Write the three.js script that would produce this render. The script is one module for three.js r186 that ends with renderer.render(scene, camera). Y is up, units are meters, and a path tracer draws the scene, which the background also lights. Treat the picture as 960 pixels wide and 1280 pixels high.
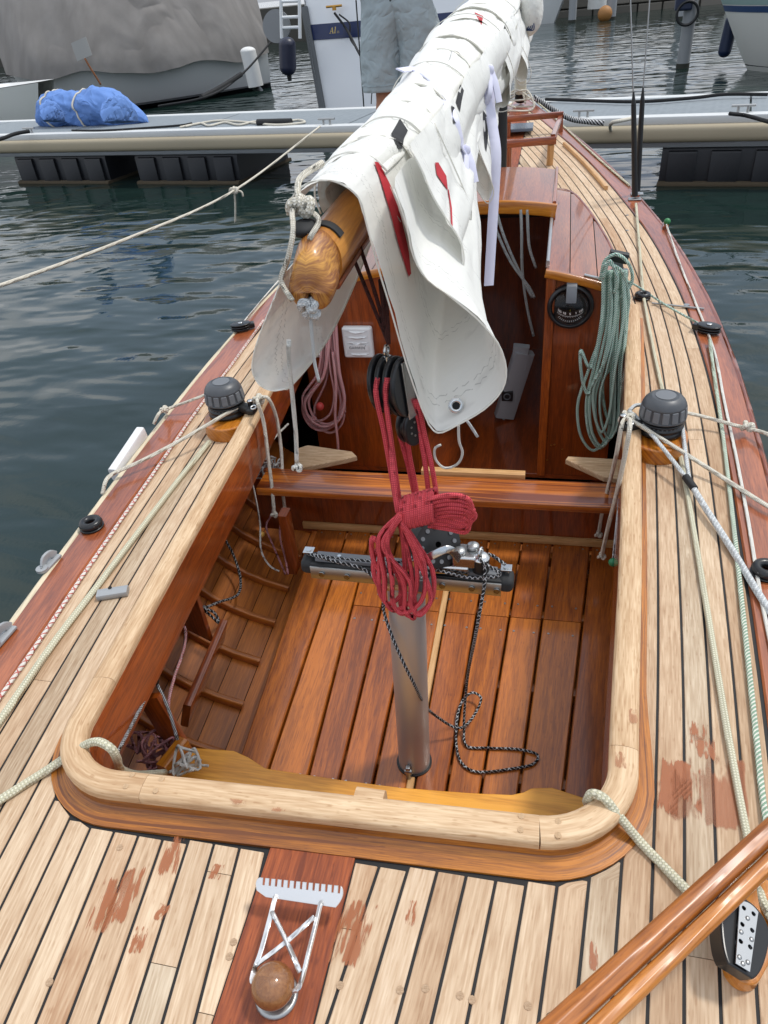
import * as THREE from 'three';
import { mergeGeometries, toCreasedNormals, mergeVertices } from 'three/addons/utils/BufferGeometryUtils.js';
import { RoundedBoxGeometry } from 'three/addons/geometries/RoundedBoxGeometry.js';
import { MarchingCubes } from 'three/addons/objects/MarchingCubes.js';

const V = (x, y, z) => new THREE.Vector3(x, y, z);
// ---------------------------------------------------------------- camera
const scene = new THREE.Scene();
const FPX = 900, YAW = 0.26801148, PITCH = 0.63399364, ROLL = -0.10427848;
const CAM = V(0.36005, 1.2, 0);
const cf = V(-Math.sin(YAW) * Math.cos(PITCH), -Math.sin(PITCH), -Math.cos(YAW) * Math.cos(PITCH));
const cr0 = cf.clone().cross(V(0, 1, 0)).normalize(), cu0 = cr0.clone().cross(cf);
const cr = cr0.clone().multiplyScalar(Math.cos(ROLL)).addScaledVector(cu0, Math.sin(ROLL));
const cu = cr0.clone().multiplyScalar(-Math.sin(ROLL)).addScaledVector(cu0, Math.cos(ROLL));
const camera = new THREE.PerspectiveCamera(2 * Math.atan(640 / FPX) * 180 / Math.PI, 0.75, 0.02, 400);
camera.position.copy(CAM); camera.up.copy(cu); camera.lookAt(CAM.clone().add(cf));

const renderer = new THREE.WebGLRenderer({ antialias: true });
renderer.toneMapping = THREE.LinearToneMapping;
renderer.toneMappingExposure = 1.08;
renderer.shadowMap.enabled = true;

// ---------------------------------------------------------------- noise
function rng(seed) { let s = seed >>> 0; return () => { s = (s + 0x6D2B79F5) | 0; let t = Math.imul(s ^ (s >>> 15), 1 | s); t = (t + Math.imul(t ^ (t >>> 7), 61 | t)) ^ t; return ((t ^ (t >>> 14)) >>> 0) / 4294967296; }; }
const R0 = rng(77);
const rnd = (a = 1, b) => b === undefined ? R0() * a : a + R0() * (b - a);
function hash(x, y, s) { let h = Math.imul(x, 374761393) ^ Math.imul(y, 668265263) ^ Math.imul(s, 2147483647 ^ 0x5bd1e995); h = Math.imul(h ^ (h >>> 13), 1274126177); h ^= h >>> 16; return (h >>> 0) / 4294967296; }
function vn(x, y, px, py, s = 1) {           // value noise that repeats after px, py cells
  const xi = Math.floor(x), yi = Math.floor(y), fx = x - xi, fy = y - yi;
  const m = (a, n) => ((a % n) + n) % n, sx = fx * fx * (3 - 2 * fx), sy = fy * fy * (3 - 2 * fy);
  const a = hash(m(xi, px), m(yi, py), s), b = hash(m(xi + 1, px), m(yi, py), s), c = hash(m(xi, px), m(yi + 1, py), s), d = hash(m(xi + 1, px), m(yi + 1, py), s);
  return (a + (b - a) * sx) * (1 - sy) + (c + (d - c) * sx) * sy;
}
function fbm(x, y, px, py, o = 4, s = 1) { let v = 0, a = 0.5, t = 0; for (let i = 0; i < o; i++) { v += a * vn(x, y, px, py, s + i * 17); t += a; x *= 2; y *= 2; px *= 2; py *= 2; a *= 0.55; } return v / t; }
const clamp = (x, a = 0, b = 1) => Math.min(b, Math.max(a, x));
const sst = (a, b, x) => { const t = clamp((x - a) / (b - a)); return t * t * (3 - 2 * t); };
const mix = (a, b, t) => a + (b - a) * t;

// ---------------------------------------------------------------- sky and sun
{
  const w = 1024, h = 512, d = new Float32Array(w * h * 4);
  for (let j = 0; j < h; j++) for (let i = 0; i < w; i++) {
    const el = (j / h - 0.5) * Math.PI, e = Math.max(0, Math.sin(el)), u = i / w;
    // cloud deck: broken bright overcast with a few pale blue openings
    const n = fbm(u * 12, (1 - Math.pow(e, 0.6)) * 7, 12, 64, 5, 3), cov = sst(0.36, 0.60, n);
    const k = 1.0 + 0.45 * e;
    const cl = [1.0, 1.015, 1.05].map(c => c * k * (0.78 + 0.5 * fbm(u * 24 + 3, e * 9, 24, 64, 4, 9)));
    const bl = [0.40, 0.58, 0.86].map(c => c * (0.95 + 0.15 * (1 - e)));
    const o = (j * w + i) * 4;
    for (let c = 0; c < 3; c++) d[o + c] = (bl[c] + (cl[c] - bl[c]) * (0.28 + 0.72 * cov)) * 0.88 * (el < 0 ? 0.5 : 1);
    d[o + 3] = 1;
  }
  const t = new THREE.DataTexture(d, w, h, THREE.RGBAFormat, THREE.FloatType);
  t.mapping = THREE.EquirectangularReflectionMapping; t.magFilter = THREE.LinearFilter; t.minFilter = THREE.LinearFilter; t.needsUpdate = true;
  scene.background = t; scene.environment = t;
}
const sun = new THREE.DirectionalLight(new THREE.Color(1, 0.96, 0.9), 2.0);
sun.position.set(5, 11, -4.5); sun.target.position.set(0, 0, -1.5); sun.castShadow = true; sun.shadow.radius = 15;
Object.assign(sun.shadow.camera, { left: -12, right: 12, top: 12, bottom: -12, near: 0.1, far: 60 });
scene.add(sun, sun.target);

// ---------------------------------------------------------------- from a pixel of the photograph to a point on a known plane
const ray = (px, py) => cf.clone().addScaledVector(cr, (px - 480) / FPX).addScaledVector(cu, -(py - 640) / FPX);
const PL = (px, py, ax, v) => { const d = ray(px, py), t = (v - CAM[ax]) / d[ax]; return CAM.clone().addScaledVector(d, t); };
const PY = (px, py, y) => PL(px, py, 'y', y), PZ = (px, py, z) => PL(px, py, 'z', z), PX = (px, py, x) => PL(px, py, 'x', x);
const sheer = z => 0.011 * Math.max(0, -z - 2) ** 2;
function PD(px, py, o = 0) { let h = 0; for (let i = 0; i < 30; i++) h = sheer(PY(px, py, h + o).z); return PY(px, py, h + o); }   // on the boat's deck

// ---------------------------------------------------------------- textures
function tex(w, h, fn, srgb = true) {
  const d = new Uint8Array(w * h * 4);
  for (let j = 0; j < h; j++) for (let i = 0; i < w; i++) { const c = fn(i / w, j / h, i, j), o = (j * w + i) * 4; for (let k = 0; k < 3; k++) d[o + k] = clamp(c[k]) * 255; d[o + 3] = c.length > 3 ? clamp(c[3]) * 255 : 255; }
  const t = new THREE.DataTexture(d, w, h); t.wrapS = t.wrapT = THREE.RepeatWrapping; t.magFilter = THREE.LinearFilter; t.minFilter = THREE.LinearMipmapLinearFilter; t.generateMipmaps = true;
  if (srgb) t.colorSpace = THREE.SRGBColorSpace; t.needsUpdate = true; return t;
}
const hex = h => [(h >> 16 & 255) / 255, (h >> 8 & 255) / 255, (h & 255) / 255];
const mix3 = (a, b, t) => [mix(a[0], b[0], t), mix(a[1], b[1], t), mix(a[2], b[2], t)];
// wood: u across (0.5 m per repeat), v along the grain (2 m per repeat)
const woodSets = [0, 1, 2].map(k => {          // three sheets of grain that all woods share
  const s = 1 + k * 50, n = 512 * 1024, S = { a: new Float32Array(n), b: new Float32Array(n), c: new Float32Array(n), q: new Float32Array(n), p: new Float32Array(n) };
  for (let j = 0; j < 1024; j++) for (let i = 0; i < 512; i++) {
    const u = i / 512, v = j / 1024, o = j * 512 + i, warp = fbm(u * 8, v * 6, 8, 6, 2, s) * 0.7;
    S.a[o] = fbm(u * 26 + warp * 5, v * 5, 26, 5, 3, s + 5); S.b[o] = fbm(u * 190, v * 52, 190, 52, 2, s + 8); S.c[o] = fbm(u * 5, v * 5, 5, 5, 3, s + 11);
    S.q[o] = fbm(u * 22 + warp * 3, v * 2, 22, 2, 2, s + 21); S.p[o] = vn(u * 256, v * 120, 256, 120, s + 31);
  }
  return S;
});
function woodTex(light, dark, o = {}) {
  const L = hex(light), D = hex(dark), S = woodSets[(Math.floor((o.seed || 0) / 10)) % 3], fig = o.fig ?? 0.5, fine = o.fine ?? 0.5, blot = o.blot ?? 0.3;
  return tex(512, 1024, (u, v, i, j) => {
    const k = j * 512 + i; let t = fig * (S.a[k] - 0.5) * 1.6 + fine * (S.b[k] - 0.5) * 1.5 + blot * (S.c[k] - 0.5) * 1.5 + 0.42;
    if (o.lines) t += 0.9 * sst(0.62, 0.78, S.q[k]);
    if (o.pores) t += o.pores * sst(0.8, 0.95, S.p[k]);
    return mix3(L, D, clamp(t));
  });
}
const bumpWood = tex(512, 1024, (u, v) => { const a = fbm(u * 120, v * 14, 120, 14, 3, 40), b = fbm(u * 30, v * 8, 30, 8, 2, 44); const x = 0.65 * a + 0.35 * b; return [x, x, x]; }, false);
for (const t of [bumpWood]) t.repeat.set(2, 0.5);
function wood(light, dark, o = {}) {
  const t = woodTex(light, dark, o); t.repeat.set(2 * (o.su || 1), 0.5 * (o.sv || 1));
  return new THREE.MeshPhysicalMaterial({ map: t, roughness: o.rough ?? 0.6, clearcoat: o.coat ?? 0, clearcoatRoughness: o.coatRough ?? 0.12, bumpMap: bumpWood, bumpScale: o.bump ?? 0.0006, color: o.tint ?? 0xffffff });
}
const M = {
  teakA: wood(0xdac3a6, 0xa48364, { seed: 3, fig: 0.12, fine: 0.5, blot: 0.35, pores: 0.22, rough: 0.75 }),
  teakB: wood(0xd1b799, 0x9a785a, { seed: 13, fig: 0.14, fine: 0.5, blot: 0.4, pores: 0.25, rough: 0.78 }),
  teakC: wood(0xdfcab0, 0xac8c6c, { seed: 23, fig: 0.12, fine: 0.45, blot: 0.35, pores: 0.22, rough: 0.74 }),
  teakD: wood(0xcdbba2, 0x94795e, { seed: 13, fig: 0.16, fine: 0.5, blot: 0.5, pores: 0.25, rough: 0.8 }),
  teakE: wood(0xdac2a4, 0xa47e5e, { seed: 23, fig: 0.14, fine: 0.5, blot: 0.55, pores: 0.25, rough: 0.76 }),
  cap: wood(0xdbbf9b, 0xa8825c, { seed: 33, fig: 0.14, fine: 0.6, blot: 0.3, pores: 0.4, rough: 0.62 }),
  mahog: wood(0xaa5216, 0x642806, { seed: 43, fig: 0.5, fine: 0.6, blot: 0.5, pores: 0.25, rough: 0.45, coat: 0.9, coatRough: 0.08, bump: 0.0003 }),
  mahogDark: wood(0x9a440f, 0x5a2407, { seed: 53, fig: 0.45, fine: 0.5, blot: 0.5, pores: 0.2, rough: 0.42, coat: 0.9, coatRough: 0.07, bump: 0.0002 }),
  cover: wood(0xa65a30, 0x642c14, { seed: 63, fig: 0.6, fine: 0.5, blot: 0.6, pores: 0.2, rough: 0.4, coat: 0.8, coatRough: 0.12 }),
  floorA: wood(0xb86616, 0x793b09, { seed: 73, fig: 0.6, fine: 0.6, blot: 0.6, pores: 0.35, rough: 0.5, coat: 0.7, coatRough: 0.12 }),
  floorB: wood(0xb26014, 0x743608, { seed: 83, fig: 0.65, fine: 0.6, blot: 0.55, pores: 0.35, rough: 0.5, coat: 0.7, coatRough: 0.12 }),
  floorC: wood(0xbd6b1a, 0x7d3f0a, { seed: 93, fig: 0.6, fine: 0.6, blot: 0.6, pores: 0.35, rough: 0.5, coat: 0.7, coatRough: 0.12 }),
  stripe: wood(0xc87422, 0x70300a, { seed: 103, fig: 0.8, fine: 0.3, blot: 0.15, lines: 22, su: 3.2, rough: 0.4, coat: 0.8, coatRough: 0.1 }),
  honey: wood(0xcf8424, 0x945010, { seed: 113, fig: 0.5, fine: 0.5, blot: 0.4, pores: 0.3, lines: 18, rough: 0.4, coat: 0.8, coatRough: 0.1 }),
  amber: wood(0xeca63a, 0xb06c16, { seed: 123, fig: 0.6, fine: 0.35, blot: 0.6, rough: 0.45, coat: 0.2, coatRough: 0.12 }),
  bilge: wood(0xcc7828, 0x8a4a12, { seed: 133, fig: 0.5, fine: 0.4, blot: 0.7, rough: 0.5, coat: 0.4, coatRough: 0.25 }),
  king: wood(0xa85628, 0x6e2f12, { seed: 143, fig: 0.45, fine: 0.8, blot: 0.35, pores: 0.35, rough: 0.6, coat: 0.15, coatRough: 0.3 }),
  moulding: wood(0xc47a20, 0x6e3a0c, { seed: 113, fig: 0.5, fine: 0.5, blot: 0.4, pores: 0.3, lines: 18, su: 2.4, rough: 0.45, coat: 0.3, coatRough: 0.12 }),
  pale: wood(0xd2a673, 0xa5763f, { seed: 153, fig: 0.5, fine: 0.5, rough: 0.6, coat: 0.2 }),
};
const plain = (c, rough = 0.5, o = {}) => new THREE.MeshPhysicalMaterial({ color: c, roughness: rough, ...o });
Object.assign(M, {
  caulk: plain(0x17181a, 0.7), black: plain(0x151617, 0.45), blackSatin: plain(0x1b1c1e, 0.3), rubber: plain(0x232425, 0.75),
  grey: plain(0x6b6e72, 0.5), greyCap: plain(0x4a4d51, 0.4), steel: plain(0xc8c9c8, 0.22, { metalness: 1 }), steelRough: plain(0xa9aaa9, 0.38, { metalness: 1 }),
  alu: plain(0xb9bcbe, 0.42, { metalness: 0.9 }), aluPaint: plain(0x9fa2a4, 0.5, { metalness: 0.3 }), brass: plain(0xb98b45, 0.3, { metalness: 1 }),
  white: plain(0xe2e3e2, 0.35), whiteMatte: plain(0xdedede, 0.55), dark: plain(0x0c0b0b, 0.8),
});

// ---------------------------------------------------------------- scene graph helpers
const used = {};
function numbered(n) { used[n] = (used[n] ?? -1) + 1; return used[n] ? `${n}_${String(used[n]).padStart(3, '0')}` : n; }
function shade(o) { o.castShadow = true; o.receiveShadow = true; return o; }
function thing(name, label, category, base = [0, 0, 0], group) {
  const g = new THREE.Group(); g.name = numbered(name); g.position.set(...(base.isVector3 ? base.toArray() : base)); g.userData = { label, category }; if (group) g.userData.group = group; g._thing = true; scene.add(g); return g;
}
function obj(name, geo, mat, parent, label) {
  if (Array.isArray(geo)) geo = merge(geo);
  const m = shade(new THREE.Mesh(geo, mat)); m.name = name; if (label) m.userData.label = label; hang(m, parent); return m;
}
function hang(m, parent) { if (parent._thing) m.position.sub(parent.position); parent.add(m); return m; }
function part(name, parent, label) { const g = new THREE.Group(); g.name = name; if (label) g.userData.label = label; hang(g, parent); return g; }
function solo(name, geo, mat, label, category, group) {
  if (Array.isArray(geo)) geo = merge(geo);
  geo.computeBoundingBox(); const b = geo.boundingBox, c = V((b.min.x + b.max.x) / 2, b.min.y, (b.min.z + b.max.z) / 2);
  geo.translate(-c.x, -c.y, -c.z); const m = shade(new THREE.Mesh(geo, mat)); m.position.copy(c); m.name = numbered(name); m.userData = { label, category }; if (group) m.userData.group = group; scene.add(m); return m;
}
function struct(name, geo, mat) { const m = shade(new THREE.Mesh(geo, mat)); m.name = name; m.userData = { kind: 'structure', label: '' }; delete m.userData.label; scene.add(m); return m; }
function merge(a) { a = a.map(g => { g = g.index ? g.toNonIndexed() : g; for (const k of Object.keys(g.attributes)) if (!['position', 'normal', 'uv'].includes(k)) g.deleteAttribute(k); if (!g.attributes.normal) g.computeVertexNormals(); return g; }); return mergeGeometries(a); }

// ---------------------------------------------------------------- geometry helpers
function tri(pos, uv, crease = 0.6) { const g = new THREE.BufferGeometry(); g.setAttribute('position', new THREE.Float32BufferAttribute(pos, 3)); g.setAttribute('uv', new THREE.Float32BufferAttribute(uv, 2)); return toCreasedNormals(g, crease); }
// closed or open profile [[a,b],...] carried along points; side/up vectors per point (or transported frames)
function sweep(path, profile, o = {}) {
  const n = path.length, m = profile.length, closed = o.closedProfile ?? true, loop = o.loop ?? false, pos = [], uv = [];
  const T = path.map((p, i) => { const a = path[loop ? (i - 1 + n) % n : Math.max(0, i - 1)], b = path[loop ? (i + 1) % n : Math.min(n - 1, i + 1)]; return b.clone().sub(a).normalize(); });
  let S = [], U = [];
  if (o.up) for (let i = 0; i < n; i++) { const up = typeof o.up === 'function' ? o.up(i) : o.up; const s = T[i].clone().cross(up).normalize(); S.push(s); U.push(s.clone().cross(T[i]).normalize()); }
  else {
    let nrm = Math.abs(T[0].y) < 0.9 ? V(0, 1, 0) : V(1, 0, 0);
    for (let i = 0; i < n; i++) { nrm.addScaledVector(T[i], -nrm.dot(T[i])).normalize(); U.push(nrm.clone()); S.push(T[i].clone().cross(nrm).normalize()); }
  }
  const len = [0]; for (let i = 1; i <= n; i++) len.push(len[i - 1] + path[i % n].distanceTo(path[i - 1]));
  const per = [0]; for (let j = 1; j <= m; j++) per.push(per[j - 1] + Math.hypot(profile[j % m][0] - profile[j - 1][0], profile[j % m][1] - profile[j - 1][1]));
  const sc = o.scale || (() => 1), uS = o.uScale || 1, vS = o.vScale || 1, u0 = o.u0 || 0, v0 = o.v0 || 0;
  const P = (i, j) => { const k = sc(i / (n - 1), i), q = profile[j % m]; return path[i % n].clone().addScaledVector(S[i % n], q[0] * k).addScaledVector(U[i % n], q[1] * k); };
  const push = (p, u, v) => { pos.push(p.x, p.y, p.z); uv.push(u0 + u * uS, v0 + v * vS); };
  const nn = loop ? n : n - 1, mm = closed ? m : m - 1;
  for (let i = 0; i < nn; i++) for (let j = 0; j < mm; j++) {
    const a = P(i, j), b = P(i + 1, j), c = P(i + 1, j + 1), d = P(i, j + 1);
    push(a, per[j], len[i]); push(d, per[j + 1], len[i]); push(c, per[j + 1], len[i + 1]); push(a, per[j], len[i]); push(c, per[j + 1], len[i + 1]); push(b, per[j], len[i + 1]);
  }
  if (closed && !loop && o.caps !== false) {
    const tr = THREE.ShapeUtils.triangulateShape(profile.map(q => new THREE.Vector2(...q)), []);
    for (const [i, flip] of [[0, 0], [n - 1, 1]]) for (const t of tr) for (const j of flip ? [t[0], t[1], t[2]] : [t[0], t[2], t[1]]) push(P(i, j), profile[j][0], profile[j][1] + len[i]);
  }
  return tri(pos, uv, o.crease ?? 0.7);
}
const circle = (r, n = 8) => Array.from({ length: n }, (_, i) => [r * Math.cos(i / n * 2 * Math.PI), r * Math.sin(i / n * 2 * Math.PI)]);
const roundRect = (w, h, r, n = 3) => { const a = []; for (const [cx, cy, t0] of [[w / 2 - r, h / 2 - r, 0], [-w / 2 + r, h / 2 - r, 1], [-w / 2 + r, -h / 2 + r, 2], [w / 2 - r, -h / 2 + r, 3]]) for (let i = 0; i <= n; i++) { const t = (t0 + i / n) * Math.PI / 2; a.push([cx + r * Math.cos(t), cy + r * Math.sin(t)]); } return a; };
function spline(pts, n, closed = false, tension = 0.5) { return new THREE.CatmullRomCurve3(pts, closed, 'centripetal', tension).getPoints(n); }
// beam from a to b with a bevelled rectangular section
function beam(a, b, w, h, up = V(0, 1, 0), r = 0.004, o = {}) { return sweep([a, b], roundRect(w, h, Math.min(r, w / 2.1, h / 2.1), 2), { up, u0: rnd(7), v0: rnd(7), ...o }); }
function bx(x, y, z, w, h, d, r = 0.004) { const g = new RoundedBoxGeometry(w, h, d, 2, Math.min(r, w / 2.1, h / 2.1, d / 2.1)); g.translate(x, y, z); return g; }
function lathe(prof, x, y, z, seg = 28) { const g = new THREE.LatheGeometry(prof.map(p => new THREE.Vector2(...p)), seg); g.translate(x, y, z); return g; }
function sph(p, r, sx = 1, sy = 1, sz = 1, n = 16) { const g = new THREE.SphereGeometry(r, n, Math.round(n * 0.7)); g.scale(sx, sy, sz); g.translate(p.x, p.y, p.z); return g; }
function cyl(a, b, r, n = 14, r2 = r) { const d = b.clone().sub(a), g = new THREE.CylinderGeometry(r2, r, d.length(), n); g.applyQuaternion(new THREE.Quaternion().setFromUnitVectors(V(0, 1, 0), d.clone().normalize())); const c = a.clone().add(b).multiplyScalar(0.5); g.translate(c.x, c.y, c.z); return g; }
function torus(p, axis, R, r, n = 24) { const g = new THREE.TorusGeometry(R, r, 8, n); g.applyQuaternion(new THREE.Quaternion().setFromUnitVectors(V(0, 0, 1), axis.clone().normalize())); g.translate(p.x, p.y, p.z); return g; }
// flat board: outline given as 3D points on a plane of constant y, with thickness downward and a small bevel
function board(pts, y, th, bev = 0.003, grainAlongZ = true) {
  const sh = new THREE.Shape(pts.map(p => new THREE.Vector2(p.x, -p.z)));
  const g = new THREE.ExtrudeGeometry(sh, { depth: th - 2 * bev, bevelEnabled: bev > 0, bevelSize: bev, bevelThickness: bev, bevelOffset: -bev, bevelSegments: 2, curveSegments: 8 });
  g.rotateX(-Math.PI / 2); g.translate(0, y - th + bev, 0); return planarUV(g, grainAlongZ ? 'xz' : 'zx', rnd(7), rnd(7));
}
function planarUV(g, m, u0 = 0, v0 = 0) { const p = g.attributes.position, uv = []; for (let i = 0; i < p.count; i++) { const o = { x: p.getX(i), y: p.getY(i), z: p.getZ(i) }; uv.push(u0 + o[m[0]] + (m.includes('y') ? 0 : o.y), v0 + o[m[1]]); } g.setAttribute('uv', new THREE.Float32BufferAttribute(uv, 2)); return g; }
// vertical board standing in a plane of constant z: outline [[x,y],...]
function panelZ(pts, z, th, holes = [], bev = 0.002) {
  const sh = new THREE.Shape(pts.map(p => new THREE.Vector2(...p))); for (const h of holes) sh.holes.push(new THREE.Path(h.map(p => new THREE.Vector2(...p))));
  const g = new THREE.ExtrudeGeometry(sh, { depth: th - 2 * bev, bevelEnabled: true, bevelSize: bev, bevelThickness: bev, bevelOffset: -bev, bevelSegments: 1 }); g.translate(0, 0, z + bev); return planarUV(g, 'xy', rnd(7), rnd(7));
}
// surface between rows of points, n across each row
function grid(rows, o = {}) {
  const n = rows.length, m = rows[0].length, pos = [], uv = [], idx = [];
  const us = rows.map(r => { const l = [0]; for (let j = 1; j < m; j++) l.push(l[j - 1] + r[j].distanceTo(r[j - 1])); return l; });
  let v = 0;
  for (let i = 0; i < n; i++) { if (i) v += rows[i][m >> 1].distanceTo(rows[i - 1][m >> 1]); for (let j = 0; j < m; j++) { const p = rows[i][j]; pos.push(p.x, p.y, p.z); o.uv01 ? uv.push(j / (m - 1), i / (n - 1)) : uv.push(us[i][j], v); } }
  for (let i = 0; i < n - 1; i++) for (let j = 0; j < m - 1; j++) { const a = i * m + j, b = a + 1, c = a + m, d = c + 1; o.flip ? idx.push(a, b, d, a, d, c) : idx.push(a, d, b, a, c, d); }
  const g = new THREE.BufferGeometry(); g.setAttribute('position', new THREE.Float32BufferAttribute(pos, 3)); g.setAttribute('uv', new THREE.Float32BufferAttribute(uv, 2)); g.setIndex(idx); g.computeVertexNormals(); return g;
}
// slab between a left and a right polyline: flat top, bevelled edges, sides
function slab(L, R, th, bev = 0.0012, u0 = rnd(7), v0 = rnd(7)) {
  const n = L.length, pos = [], uv = []; let len = 0; const rings = [];
  for (let i = 0; i < n; i++) { if (i) len += L[i].clone().add(R[i]).distanceTo(L[i - 1].clone().add(R[i - 1])) / 2; const d = R[i].clone().sub(L[i]), w = d.length(), e = d.clone().normalize().multiplyScalar(Math.min(bev, w / 3)); const dn = V(0, -th, 0), b = V(0, -bev, 0);
    rings.push({ v: len, p: [L[i].clone().add(dn), L[i].clone().add(b), L[i].clone().add(e), R[i].clone().sub(e), R[i].clone().add(b), R[i].clone().add(dn)], u: [-th, 0, bev, w - bev, w, w + th] }); }
  const push = (p, u, v) => { pos.push(p.x, p.y, p.z); uv.push(u0 + u, v0 + v); };
  for (let i = 0; i < n - 1; i++) for (let j = 0; j < 5; j++) { const A = rings[i], B = rings[i + 1]; push(A.p[j], A.u[j], A.v); push(A.p[j + 1], A.u[j + 1], A.v); push(B.p[j + 1], B.u[j + 1], B.v); push(A.p[j], A.u[j], A.v); push(B.p[j + 1], B.u[j + 1], B.v); push(B.p[j], B.u[j], B.v); }
  for (const [i, f] of [[0, 1], [n - 1, 0]]) { const A = rings[i]; for (const t of [[0, 1, 4], [0, 4, 5], [1, 2, 3], [1, 3, 4]]) for (const j of f ? [t[0], t[2], t[1]] : t) push(A.p[j], A.u[j], A.v + A.p[j].y); }
  return tri(pos, uv, 0.5);
}
function table(z, T) { for (let i = 0; i < T.length - 1; i++) if (z <= T[i][0] && z >= T[i + 1][0]) { const p = T[Math.max(0, i - 1)][1], a = T[i][1], b = T[i + 1][1], q = T[Math.min(T.length - 1, i + 2)][1], t = (T[i][0] - z) / (T[i][0] - T[i + 1][0]); const h = (x0, x1) => x0; const m0 = (b - p) / (T[Math.max(0, i - 1)][0] - T[i + 1][0]) * (T[i][0] - T[i + 1][0]), m1 = (q - a) / (T[i][0] - T[Math.min(T.length - 1, i + 2)][0]) * (T[i][0] - T[i + 1][0]); const t2 = t * t, t3 = t2 * t; return (2 * t3 - 3 * t2 + 1) * a + (t3 - 2 * t2 + t) * m0 + (-2 * t3 + 3 * t2) * b + (t3 - t2) * m1; } return z > T[0][0] ? T[0][1] : T[T.length - 1][1]; }
// screws and bungs set into wood
const screwGeo = new THREE.CylinderGeometry(0.0035, 0.0035, 0.002, 8);
function screw(p, parent, mat = M.steelRough, name = 'screw', s = 1) { const m = shade(new THREE.Mesh(screwGeo, mat)); m.position.copy(p); m.scale.setScalar(s); m.name = name; if (parent._thing) m.position.sub(parent.position); parent.add(m); return m; }

// ---------------------------------------------------------------- ropes
let braidBump;
function braid(a, b, mode) {                 // one turn of the sheath across, eight plaits along
  const A = hex(a), B = hex(b);
  const t = tex(64, 64, (u, v) => {
    const x = u * 8 + v * 8, y = u * 8 - v * 8, fx = x - Math.floor(x), fy = y - Math.floor(y), over = (Math.floor(x) + Math.floor(y)) & 1;
    let k = mode === 'fleck' ? (((Math.floor(x) % 4) === 0 || (Math.floor(y) % 4) === 1) ? 1 : 0) : mode === 'check' ? over : mode === 'half' ? ((Math.floor(x) % 2) ? 1 : 0) : 0;
    const e = 1 - 0.22 * Math.pow(Math.abs((over ? fx : fy) - 0.5) * 2, 3);
    return mix3(A, B, k).map(c => c * e);
  });
  const bump = braidBump ||= tex(64, 64, (u, v) => { const x = u * 8 + v * 8, y = u * 8 - v * 8, over = (Math.floor(x) + Math.floor(y)) & 1, f = over ? x - Math.floor(x) : y - Math.floor(y), k = Math.sin(f * Math.PI); return [k, k, k]; }, false);
  return new THREE.MeshPhysicalMaterial({ map: t, bumpMap: bump, bumpScale: 0.0008, roughness: 0.85, sheen: 0.15 });
}
const ropeM = { white: braid(0xe4dfd2, 0xc9c1ae, 'check'), grey: braid(0xbfc3c4, 0xd7dad9, 'half'), cream: braid(0xd8d4bd, 0xbdb99d, 'check'), red: braid(0xe85a62, 0xc63a46, 'check'), redWhite: braid(0xcc3c46, 0xeadfdc, 'half'), greenWhite: braid(0x6cab92, 0xe4ebe4, 'half'), fleck: braid(0x1d1e20, 0xc9cacb, 'fleck'), blackWhite: braid(0x26282a, 0xd8d8d8, 'half'), brown: braid(0x33130f, 0x4c1c16, 'check'), black: braid(0x141516, 0x2a2b2d, 'check'), pinkFleck: braid(0xe6dfd6, 0xc46a62, 'fleck'), greenFleck: braid(0xdedfd0, 0x86a58c, 'half'), pink: braid(0xa8505a, 0xcaa1a0, 'half'), whiteFine: braid(0xe9e7e0, 0xd9d5ca, 'check') };
function ropeGeo(pts, r, o = {}) {
  let L = 0; for (let i = 1; i < pts.length; i++) L += pts[i].distanceTo(pts[i - 1]);
  const n = o.n || Math.max(6, Math.min(400, Math.round(L / Math.max(0.008, r * 1.6)))), p = o.raw ? pts : spline(pts, n, o.closed || false);
  return sweep(p, circle(r, o.sides || 8), { uScale: 1 / (2 * Math.PI * r), vScale: 1 / (2 * Math.PI * r), crease: 3, loop: false });
}
function rope(name, label, pts, r, mat, o = {}) { const g = [ropeGeo(pts, r, o)]; if (o.extra) g.push(...o.extra); return solo(name, g, mat, label, o.category || 'rope', o.group); }
function knot(p, r, s = 1, seed = 1) { const q = rng(seed), a = []; for (let i = 0; i <= 26; i++) { const t = i / 26 * Math.PI * 2; a.push(V(p.x + s * (Math.sin(t) + 1.4 * Math.sin(2 * t)) * r * 0.8, p.y + s * Math.sin(3 * t) * r * 0.9, p.z + s * (Math.cos(t) - 1.4 * Math.cos(2 * t)) * r * 0.8)); } return ropeGeo(a, r, { n: 60 }); }
// ================================================================ setting: water
const WATER = -0.62;
{
  const g = new THREE.PlaneGeometry(260, 260, 1, 1); g.rotateX(-Math.PI / 2); g.translate(0, WATER, -60);
  planarUV(g, 'xz');
  const wave = (u, v) => {
    const wx = fbm(u * 4, v * 4, 4, 4, 3, 201), wy = fbm(u * 4 + 9, v * 4 + 5, 4, 4, 3, 207);
    const a = fbm(u * 5 + wx * 1.4, v * 9 + wy * 1.4, 5, 9, 3, 211), b = fbm(u * 14 + wy * 1.5, v * 30 + wx * 1.5, 14, 30, 3, 221);
    const c = 1 - Math.abs(2 * fbm(u * 9 + wx, v * 20 + wy, 9, 20, 2, 231) - 1);
    return 0.5 * a + 0.34 * b + 0.16 * c;
  };
  const t = tex(1024, 1024, (u, v) => { const x = wave(u, v); return [x, x, x]; }, false); t.repeat.set(1 / 8, 1 / 8);
  const m = new THREE.MeshPhysicalMaterial({ color: new THREE.Color().setRGB(0.011, 0.024, 0.021), roughness: 0.045, ior: 1.33, bumpMap: t, bumpScale: 0.068 });
  struct('water', g, m);
}

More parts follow.
